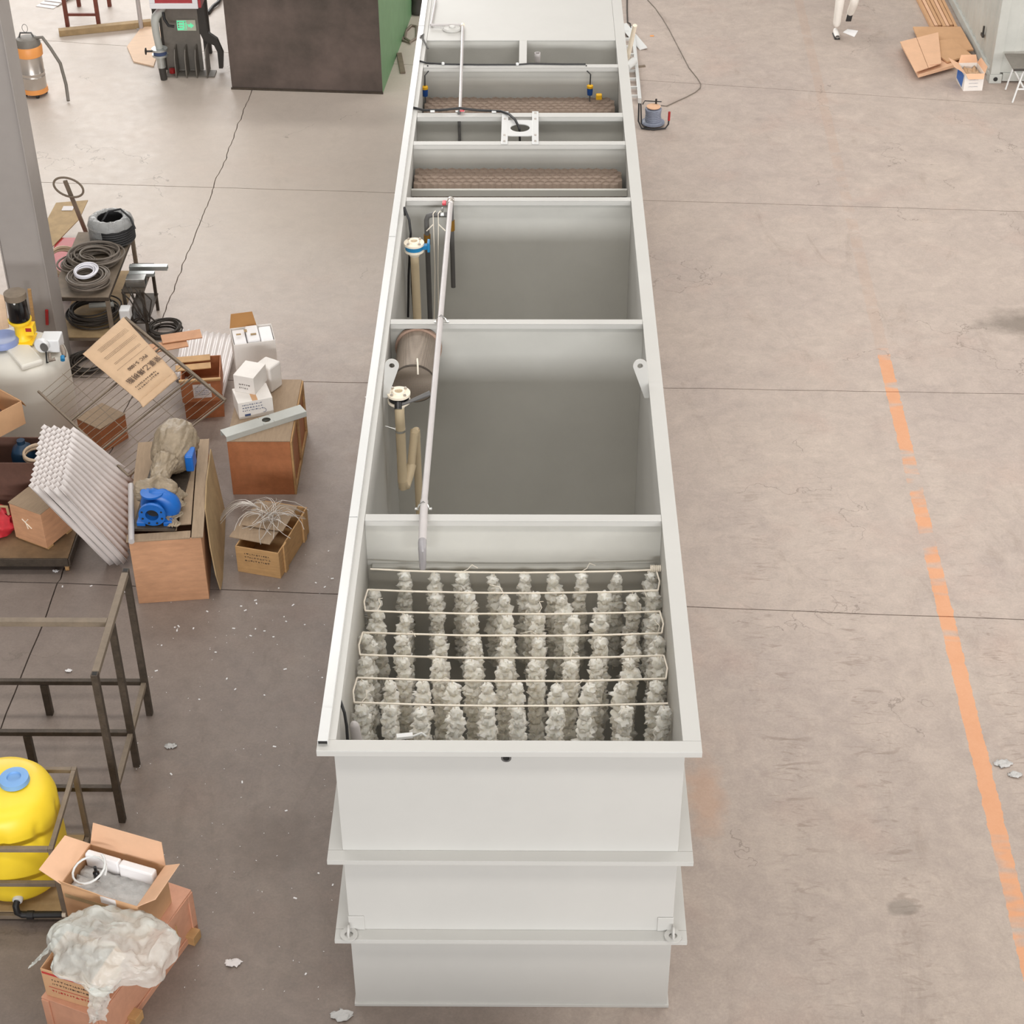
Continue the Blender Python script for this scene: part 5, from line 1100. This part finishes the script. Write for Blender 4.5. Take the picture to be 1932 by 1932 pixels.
vp = thing('valve_pipe', 'grey bent pipe with gate valve standing in front of the machine', 'pipe', (-5.52, 17.4, 0))
vx = -5.50; vy = 17.28
obj('pipe', B().tube([(vx, vy, .2), (vx, vy, .38)], .065, 16), 'galv', vp, w=True, smooth=50)
obj('pipe_foot', B().tube([(vx+.01, vy+.0, .0), (vx, vy, .2)], [.05, .055], 14), 'dkmachine', vp, w=True, smooth=50)
obj('flange', B().lathe([(.06, 0), (.12, 0), (.12, .03), (.06, .03)], 24, (vx, vy, .38)), 'galv', vp, w=True, smooth=40); obj('flange', B().lathe([(.06, 0), (.12, 0), (.12, .03), (.06, .03)], 24, (vx, vy, .47)), 'galv', vp, w=True, smooth=40)
obj('wafer_valve', B().lathe([(.07, 0), (.1, 0), (.1, .058), (.07, .058)], 24, (vx, vy, .411)), 'inkblue', vp, w=True, smooth=40)
obj('hand_wheel', B().lathe([(.0, 0), (.05, 0), (.055, .012), (.0, .02)], 18, (vx-.22, vy, .45), (1, 0, 0)).tube([(vx-.21, vy, .45), (vx-.1, vy, .45)], .016, 8), 'dkmachine', vp, w=True, smooth=40)
obj('bent_pipe', B().tube([(vx, vy, .5), (vx-.02, vy, .72), (vx-.02, vy, .9), (vx+.0, vy+.02, .98), (vx+.05, vy+.05, 1.03), (vx+.1, vy+.1, 1.08), (vx+.12, vy+.12, 1.25)], [.055, .055, .06, .066, .062, .05, .03], 16), 'container', vp, w=True, smooth=50)
obj('side_hose', B().tube([(vx+.12, vy+.02, 1.05), (vx+.13, vy, .95), (vx+.18, vy-.0, .85), (vx+.26, vy+.02, .83)], .022, 8), 'black', vp, w=True, smooth=50)
# red cabinet with white frame
ca0, ca1 = W(283, 17, 17.2), W(374, 17, 17.2)
cab = thing('red_cabinet', 'red cabinet with white framed window, cut by the top border', 'cabinet', (ca0.x, 17.2, 1.25))
cz = ca0.z; obj('body', B().box(ca0.x+.01, ca1.x+.04, 17.24, 17.55, cz, cz+.9), 'cabred', cab, w=True, bev=.006)
f4 = B().box(ca0.x, ca1.x, 17.2, 17.24, cz, cz+.08).box(ca0.x, ca0.x+.08, 17.2, 17.24, cz+.08, cz+.84).box(ca1.x-.08, ca1.x, 17.2, 17.24, cz+.08, cz+.84).box(ca0.x, ca1.x, 17.2, 17.24, cz+.84, cz+.92)
obj('window_frame', f4, 'cabwhite', cab, w=True, bev=.006); obj('window_panel', B().box(ca0.x+.08, ca1.x-.08, 17.225, 17.239, cz+.08, cz+.84), 'cabred', cab, w=True)
for x in (ca0.x+.04, ca1.x-.04): obj('leg', B().box(x-.03, x+.03, 17.66, 17.72, 0, cz+.3), 'dkmachine', cab, w=True)
q = G(399, 60); single('clear_sheet', B().prism([(-4.98+.4, 18.4, .3), (-4.45, 18.4, .5), (-4.3, 18.4, .75), (-4.4, 18.4, 1.0), (-4.6, 18.4, 1.1)], (0, .01, 0)), 'glass', 'clear plastic disc segment leaning behind the machine bracket', 'plastic sheet')
q = G(400, 16); single('orange_strut', B().beam((-4.95, 20.1, .35), (-4.55, 20.6, .45), .1, .08), 'wood', 'short orange brown block on the floor left of the dark steel box', 'block', bev=.004)
single('black_hose', B().tube([G(392, 25, .03), G(402, 12, .04), G(412, 4, .05), G(418, -8, .05)], .03, 10), 'black', 'short black hose behind the machine, near the steel box', 'hose', smooth=60)
# big dark steel box, green on its right side
s0, s1 = G(438, 168), G(722, 177)
o, rz, wsb = frame2(s0, s1); sb_ = thing('steel_box', 'big dark steel plate box with green painted right side', 'tank', (o.x, o.y, 0), rz)
obj('front_plate', B().box(0, wsb, 0, .012, .0, 2.3), 'steelbox', sb_, bev=.003); obj('base_edge', B().box(-.01, wsb+.01, -.02, -.001, 0, .03), 'rust', sb_)
obj('side_plate', B().box(0, .012, .013, 4.4, 0, 2.3), 'steelbox', sb_); obj('side_plate', B().box(wsb-.012, wsb, .013, 4.4, 0, 2.3), 'green', sb_, label='green painted side plate'); obj('back_plate', B().box(.013, wsb-.013, 4.39, 4.4, 0, 2.3), 'steelbox', sb_)
obj('top_plate', B().box(0, wsb, 0, 4.4, 2.301, 2.31), 'steelbox', sb_)
single('floor_hose', B().tube([G(768, 20, .02), G(757, 60, .02), G(760, 76, .02), G(772, 80, .02), G(786, 72, .02), G(786, 50, .02), G(776, 48, .02), G(766, 58, .02), G(764, 72, .02), G(775, 79, .05)], .022, 8), 'mesh', 'brown hose looped on the floor between steel box and tank', 'hose', smooth=60)
single('steel_offcut', B().beam(G(753, 101, .02), G(760, 137, .02), .08, .03), 'rustlt', 'small flat steel offcut on the floor left of the far tank end', 'offcut', bev=.003)
single('dark_valve_part', B().lathe([(.0, 0), (.12, .0), (.14, .08), (.1, .2), (.14, .28), (.0, .3)], 18, (-1.75, 20.0, .0), (0, .2, 1)), 'dkmachine', 'dark cast part on the floor at the top, touching the green side', 'casting', smooth=50)

# ============================================================ FAR RIGHT
# container
kx, ky = 7.03, 17.11
ctn = thing('shipping_container', 'pale grey green steel container with corrugated walls, upper right corner', 'container', (kx, ky, 0))
def corrw(b, along, fixed, a0, a1, z0, z1, depth, per=.28):
    n_ = int((a1-a0)/per); pts = []
    for k in range(n_):
        s = a0+k*per; pts += [(s, 0), (s+per*.32, 0), (s+per*.5, depth), (s+per*.82, depth)]
    pts.append((a1, 0)); vs = []; fs = []
    for (a, d_) in pts:
        for z in (z0, z1): vs.append((a, fixed+d_, z) if along == 'x' else (fixed+d_, a, z))
    for k in range(len(pts)-1): fs.append((2*k, 2*k+2, 2*k+3, 2*k+1))
    return b.add(vs, fs)
obj('end_wall', corrw(B(), 'x', ky+.03, kx+.14, kx+2.3, .16, 2.45, .03, .55), 'container', ctn, w=True)
obj('side_wall', corrw(B(), 'y', kx+.04, ky+.12, ky+6, .16, 2.45, .014, .28), 'container', ctn, w=True)
obj('corner_post', B().box(kx+.0, kx+.14, ky, ky+.12, .14, 2.5), 'container', ctn, w=True, bev=.006)
obj('bottom_rail', B().box(kx+.19, kx+2.3, ky+.01, ky+.1, .03, .155), 'container', ctn, w=True, bev=.004); obj('bottom_rail', B().box(kx+.01, kx+.08, ky+.19, ky+6, .03, .155), 'container', ctn, w=True, bev=.004)
cc = obj('corner_casting', B().box(kx-.01, kx+.18, ky-.01, ky+.18, 0, .139), 'container', ctn, w=True, bev=.008); obj('casting_hole', B().lathe([(0, 0), (.033, 0), (.033, .004), (0, .004)], 20, (kx+.085, ky-.011, .07), (0, -1, 0)), 'dark', cc, w=True)
obj('top_rail', B().box(kx, kx+2.3, ky, ky+.1, 2.451, 2.59), 'container', ctn, w=True); obj('roof', B().box(kx, kx+2.3, ky+.1, ky+6, 2.55, 2.59), 'container', ctn, w=True)
obj('latch', B().box(kx+.005, kx+.03, ky+.85, ky+.88, .44, .56).box(kx-.005, kx+.03, ky+.8, ky+.92, .40, .44), 'dkmachine', ctn, w=True)
# flat cartons and strips
fcs = [('bottom right', [(6.2, 17.75), (6.93, 17.75), (6.93, 18.75), (6.3, 18.9)], .012, .05, 'card'), ('far', [(6.22, 19.15), (6.98, 19.15), (7.0, 18.2), (6.2, 18.0)], .07, .03, 'card'),
       ('right corner', [(6.48, 17.62), (6.90, 17.9), (6.72, 18.55), (6.2, 18.35)], .11, .03, 'card'), ('left under', [(5.92, 18.45), (6.35, 18.6), (6.6, 17.6), (5.97, 17.2)], .05, .05, 'cardlt')]
for nm, pts_, z, th_, m in fcs:
    single('flat_carton', B().prism([(x, y, z) for x, y in pts_], (0, 0, th_)), m, 'folded brown carton in the heap by the container, the %s one' % nm, 'cardboard', group='folded cartons heaped by the container', bev=.004)
tc_ = thing('top_carton', 'folded pink brown carton with a crease, on top of the heap near the container', 'cardboard', (6.2, 17.9, .15))
P4 = [G(1698, 80, .15), G(1770, 62, .15), G(1776, 120, .15), G(1727, 137, .15)]
mid1, mid2 = P4[0].lerp(P4[1], .42), P4[3].lerp(P4[2], .48)
for A_, B_, C_, D_ in ((P4[0], mid1, mid2, P4[3]), (mid1+Vector((.008, 0, 0)), P4[1], P4[2], mid2+Vector((.008, 0, 0)))): obj('panel', B().prism([A_, B_, C_, D_], (0, 0, .012)), 'cardlt', tc_, w=True)
dashes('inkred', tc_, plane_T(G(1763, 122, .1635), (1, .25, 0), (-.25, 1, 0)), .16, .03, 1, 55, th=.001)
sk_ = thing('carton_strips', 'bundle of long brown cardboard strips lying along the container wall', 'cardboard', (6.8, 20, 0))
for k in range(7): 
    x0 = 6.56+.062*k; obj('strip', B().beam((x0+.0, 19.25+.03*(k % 3), .035), (x0-.02+.02*k*.3, 22.2, .035), .05, .06+.012*(k % 2)), ('card', 'cardlt', 'card')[k % 3], sk_, w=True, bev=.003)
wbA, wbB = G(1817, 172), G(1853, 171)
wb_, www = carton('blue_white_box', 'small open white and blue printed box in front of the container corner', 'carton', wbA, wbB, .42, .27, 'white')
flap(wb_, 'front', www, .42, .27, .09, 130); flap(wb_, 'left', www, .42, .27, .2, 60); flap(wb_, 'right', www, .42, .27, .1, 20); flap(wb_, 'back', www, .42, .27, .12, 10)
obj('blue_print', B().prism([(-.002, .1, .02), (-.002, .40, .05), (-.002, .40, .24), (-.002, .06, .22)], (-.001, 0, 0)), 'blue', wb_); dashes('inkblue', wb_, ROOT[wb_.name] @ plane_T((www*.5, -.0015, .12), (1, 0, 0), (0, 0, 1)), www*.5, .16, 3, 61, sz=.2)
obj('kraft_filling', B().surf(10, 10, lambda u, v: Vector((.02+(www-.04)*u, .02+.38*v, .2+.07*nzv((u*5, v*5, 3), 1.6)))), 'paper', wb_, smooth=40, solid=.004)
# folding stool
st = thing('folding_stool', 'folding stool with dark top and white legs, cut by the right border', 'stool', (7.35, 16.5, 0))
obj('seat', B().box(7.16, 7.6, 16.42, 17.0, .50, .515), 'machine', st, w=True, bev=.004); obj('seat_edge', B().box(7.17, 7.6, 16.40, 16.42, .485, .515), 'dkmachine', st, w=True)
for y in (16.47, 16.95):
    obj('leg', B().tube([(7.34, y, .5), (7.22, y-.1, .01)], .014, 8), 'duct', st, w=True, smooth=50); obj('leg', B().tube([(7.18, y, .5), (7.5, y, .01)], .014, 8), 'duct', st, w=True, smooth=50)
obj('stretcher', B().tube([(7.27, 16.42, .2), (7.6, 16.42, .2)], .014, 8), 'duct', st, w=True, smooth=50)
# cable reel
rc = Vector((1.875, 15.62, .0)); rl = thing('cable_reel', 'blue grey cable reel in black tube cradle with red grip, right of the tank', 'cable reel', tuple(rc))
obj('winding', B().lathe([(.05, .05), (.15, .05)]+[(.105+.008*(k % 2)+.0015*abs(k-7), .07+.013*k) for k in range(15)]+[(.05, .27)], 32, rc), 'reelgrey', rl, w=True, smooth=40)
obj('lower_disc', B().lathe([(0, .035), (.17, .035), (.17, .048), (0, .048)], 36, rc), 'reelgrey', rl, w=True); obj('upper_disc', B().lathe([(0, .275), (.1, .275), (.1, .285), (.0, .29)], 32, rc), 'cardlt', rl, w=True)
obj('cradle', B().tube([rc+Vector((-.21, .02, .32)), rc+Vector((-.215, -.1, .1)), rc+Vector((-.17, -.17, .02)), rc+Vector((0, -.2, .015)), rc+Vector((.17, -.17, .02)), rc+Vector((.215, -.12, .06)), rc+Vector((.22, -.12, .14))], .012, 8).tube([rc+Vector((-.18, .06, .3)), rc+Vector((-.17, -.08, .05)), rc+Vector((-.12, -.16, .02)), rc+Vector((.0, .16, .02)), rc+Vector((.15, .1, .02))], .01, 8).tube([rc+Vector((-.15, .12, .26)), rc+Vector((-.12, .13, .31)), rc+Vector((.12, .1, .31))], .008, 6), 'black', rl, w=True, smooth=50)
obj('grip', B().tube([rc+Vector((.22, -.12, .12)), rc+Vector((.222, -.12, .25))], .018, 10), 'red', rl, w=True, smooth=50); obj('crank', B().tube([rc+Vector((.04, .08, .29)), rc+Vector((.04, .08, .36))], .014, 8), 'black', rl, w=True)
cbl = [G(x, y, .008) for x, y in ((1247, 199), (1258, 200), (1275, 192), (1295, 183), (1312, 174), (1321, 166), (1322, 158), (1316, 148), (1300, 128), (1288, 105), (1276, 82), (1262, 55), (1250, 35), (1236, 15), (1222, 0), (1212, -14))]
single('reel_cable', B().tube(cbl, .007, 6), 'cable', 'thin brown cable curving over the floor from the cable reel', 'cable', smooth=60)
# ladder and plastic pipes beside the tank
ldr = thing('white_ladder', 'long white ladder lying on the floor along the right side of the tank', 'ladder', (1.6, 17.5, 0))
for x in (1.47, 1.72): obj('stile', B().beam((x, 16.35, .05), (x+.02, 19.2, .05), .05, .09), 'duct', ldr, w=True, bev=.003)
for k in range(9): obj('rung', B().beam((1.49, 16.5+.32*k, .06), (1.71, 16.5+.32*k, .06), .035, .035), 'duct', ldr, w=True)
single('white_pipe', B().tube([G(1184, 110, .1), W(1198, 48, 17.6)], .035, 12), 'creamlt', 'white plastic pipe leaning upright beside the far right tank edge', 'pipe', smooth=50)
single('plastic_strip', B().beam(G(1214, 92, .02), W(1175, 46, 19.3), .13, .02, (0, -.5, 1)), 'duct', 'flat white plastic slat crossing behind the leaning white pipe', 'slat', bev=.003)
single('short_white_pipe', B().tube([G(1196, 115, .16), G(1182, 127, .16)], .06, 12), 'duct', 'short thick white pipe end lying across the ladder', 'pipe', smooth=50)
single('metal_bar', B().beam(G(1203, 126, .012), G(1217, 124, .012), .04, .02), 'rustlt', 'small dark metal bar on the floor right of the ladder', 'bar')
single('wall_cable', B().tube([G(1183, -5, .01), G(1183, 20, .01), G(1184, 42, .01), G(1189, 45, .01), G(1190, 52, .01), G(1186, 56, .01), G(1184, 70, .01)], .012, 6), 'cabledk', 'dark cable running along the floor beside the far right tank edge', 'cable', smooth=60)
q = G(1604, 62); single('paper_sheet', B().prism([G(1590, 61, .002), G(1599, 55, .002), G(1619, 58, .002), G(1612, 70, .002)], (0, 0, .002)), 'foam', 'white sheet of paper on the floor beside the person', 'paper')

# ---- person at the top border (legs in view)
pf = G(1577, 68); pn = thing('person', 'person in white work clothes and white shoes walking, cut by the top border', 'person', (pf.x, pf.y, 0))
def skin(name, verts, edges, radii, m, lv=2):
    me = bpy.data.meshes.new(name); me.from_pydata(verts, edges, []); me.materials.append(M[m]); me.shade_smooth()
    o = bpy.data.objects.new(name, me); COL.objects.link(o); o.parent = pn
    k = o.modifiers.new('skin', 'SKIN'); k.use_smooth_shade = True
    for i, r in enumerate(radii): me.skin_vertices[0].data[i].radius = (r, r) if not isinstance(r, tuple) else r
    me.skin_vertices[0].data[0].use_root = True
    s = o.modifiers.new('sub', 'SUBSURF'); s.levels = lv; s.render_levels = lv; return o
V = [(.12, .1, .98), (.12, .1, 1.15), (.12, .08, 1.35), (.12, .08, 1.46), (.12, .06, 1.54),
     (.02, .09, .92), (.01, .02, .52), (.0, .06, .12), (.22, .11, .92), (.24, .0, .56), (.23, .26, .26),
     (-.06, .08, 1.42), (-.12, .1, 1.15), (-.10, -.02, .92), (.30, .08, 1.42), (.37, .1, 1.15), (.40, .0, .93)]
E_ = [(0, 1), (1, 2), (2, 3), (3, 4), (0, 5), (5, 6), (6, 7), (0, 8), (8, 9), (9, 10), (2, 11), (11, 12), (12, 13), (2, 14), (14, 15), (15, 16)]
Rr = [(.14, .11), (.13, .1), (.15, .1), .07, .055, .095, .075, .062, .095, .075, .062, .065, .048, .038, .065, .048, .038]
skin('work_suit', V, E_, Rr, 'trouser')
obj('head', B().lathe([(.0, -.12), (.05, -.11), (.075, -.05), (.08, .02), (.07, .08), (.04, .12), (0, .13)], 20, (.12, .05, 1.66)).lathe([(.012, 0), (.004, .022)], 8, (.12, -.025, 1.65), (0, -1, 0)), 'skin', pn, smooth=60)
obj('hair', B().lathe([(.083, .0), (.086, .05), (.072, .1), (.0, .14)], 20, (.12, .06, 1.66), (0, .25, 1)), 'hair', pn, smooth=60)
for x in (-.10, .40):
    hb = B().box(x-.012, x+.012, -.05, .02, .83, .91)
    for k in range(4): hb.tube([(x-.0, -.045+.02*k, .84), (x, -.05+.02*k, .79), (x, -.05+.02*k, .755+.004*(k in (0, 3)))], .008, 6)
    hb.tube([(x, -.05, .88), (x, -.075, .85), (x, -.08, .82)], .009, 6); obj('hand', hb, 'skin', pn, smooth=60, bev=.004)
def shoe(x, y, z, a):
    Tq = Matrix.Translation((x, y, z)) @ Matrix.Rotation(a, 4, 'X')
    b = B().surf(16, 10, lambda u, v: Tq @ Vector(((.045*(1-.25*abs(2*u-1)**2))*math.cos(2*PI*v), .05-.27*u+0*v, max(0, .05+(.045-.02*u)*math.sin(2*PI*v))))); sh_ = obj('shoe', b, 'shoe', pn, smooth=60)
    obj('sole', B().box(-.045, .045, -.22, .05, 0, .018, Tq), 'black', sh_, bev=.01)
shoe(.0, .06, 0, 0); shoe(.23, .28, .16, -1.0)

# ============================================================ LITTER
def scrap(px, py, sz, label, m='bubble', seed=0):
    q = G(px, py); single('plastic_scrap', B().surf(6, 5, lambda u, v: Vector((q.x+sz*(u-.5)*1.6*(1-1.3*(v-.5)**2)+.3*sz*nzv((u*4, v*4, seed+3)), q.y+sz*(v-.5)*(1-1.6*(u-.5)**2)+.35*sz*nzv((u*4+9, v*4, seed)), .006+.012*abs(nzv((u*5+seed, v*5, seed), 1.5))+.008*math.sin(u*9+seed)**2))), m, label, 'scrap', smooth=60, solid=.0015)
scrap(322, 1409, .07, 'crumpled clear plastic scrap on the floor right of the steel frame', seed=2); scrap(645, 1917, .11, 'crumpled clear plastic scrap in front of the near tank end', seed=5)
scrap(1892, 1442, .1, 'crumpled clear wrapper on the floor right of the orange line, upper one', seed=7); scrap(1915, 1463, .08, 'crumpled clear wrapper on the floor right of the orange line, lower one', seed=9)
scrap(106, 1079, .04, 'white plastic scrap on the floor below the trolley', 'foam', 11); scrap(240, 1117, .06, 'white plastic scrap behind the corner of the steel frame', 'foam', 12); scrap(130, 1267, .04, 'white plastic scrap on the floor under the steel frame', 'foam', 14)
scrap(440, 1818, .08, 'square pale patch of paper on the floor right of the pink crate', 'label', 15)
rd = random.Random(21); lt = B()
spots = [(482, 1133), (484, 1139), (463, 1152), (391, 1154), (482, 1187), (499, 1191), (536, 1164), (540, 1173), (575, 1179), (441, 1186), (473, 1200), (516, 1202), (305, 1218), (407, 1231), (295, 1266), (538, 1263), (428, 1281), (444, 1301), (608, 1279), (376, 1320), (499, 1312), (518, 1409), (323, 1461), (457, 1476), (540, 1530), (601, 1648), (557, 1695), (577, 1838), (628, 1670), (455, 1144), (526, 1110), (337, 1182), (365, 1186), (334, 1190), (172, 1106), (118, 1107), (330, 1184), (553, 1142), (613, 1108), (620, 1040), (627, 1092), (596, 1100), (690, 1000-250)]
for (px, py) in spots:
    q = G(px, py); a = rd.uniform(0, 3); L = rd.uniform(.006, .016); lt.box(-L, L, -.006, .006, .001, .006, Matrix.Translation((q.x, q.y, 0)) @ Matrix.Rotation(a, 4, 'Z'))
for k in range(120):
    q = G(rd.uniform(250, 640), rd.uniform(1000, 1900)); a = rd.uniform(0, 3); L = rd.uniform(.002, .006); lt.box(-L, L, -.002, .002, .001, .003, Matrix.Translation((q.x, q.y, 0)) @ Matrix.Rotation(a, 4, 'Z'))
single('floor_litter', lt, 'foam', 'scattered tiny white plastic crumbs on the dark floor left of the tank', 'litter', kind='stuff')
q = G(1230, 68); single('yellow_scrap', B().box(q.x-.03, q.x+.03, q.y-.02, q.y+.02, .001, .006), 'orange', 'tiny orange scrap on the floor right of the far tank', 'scrap')
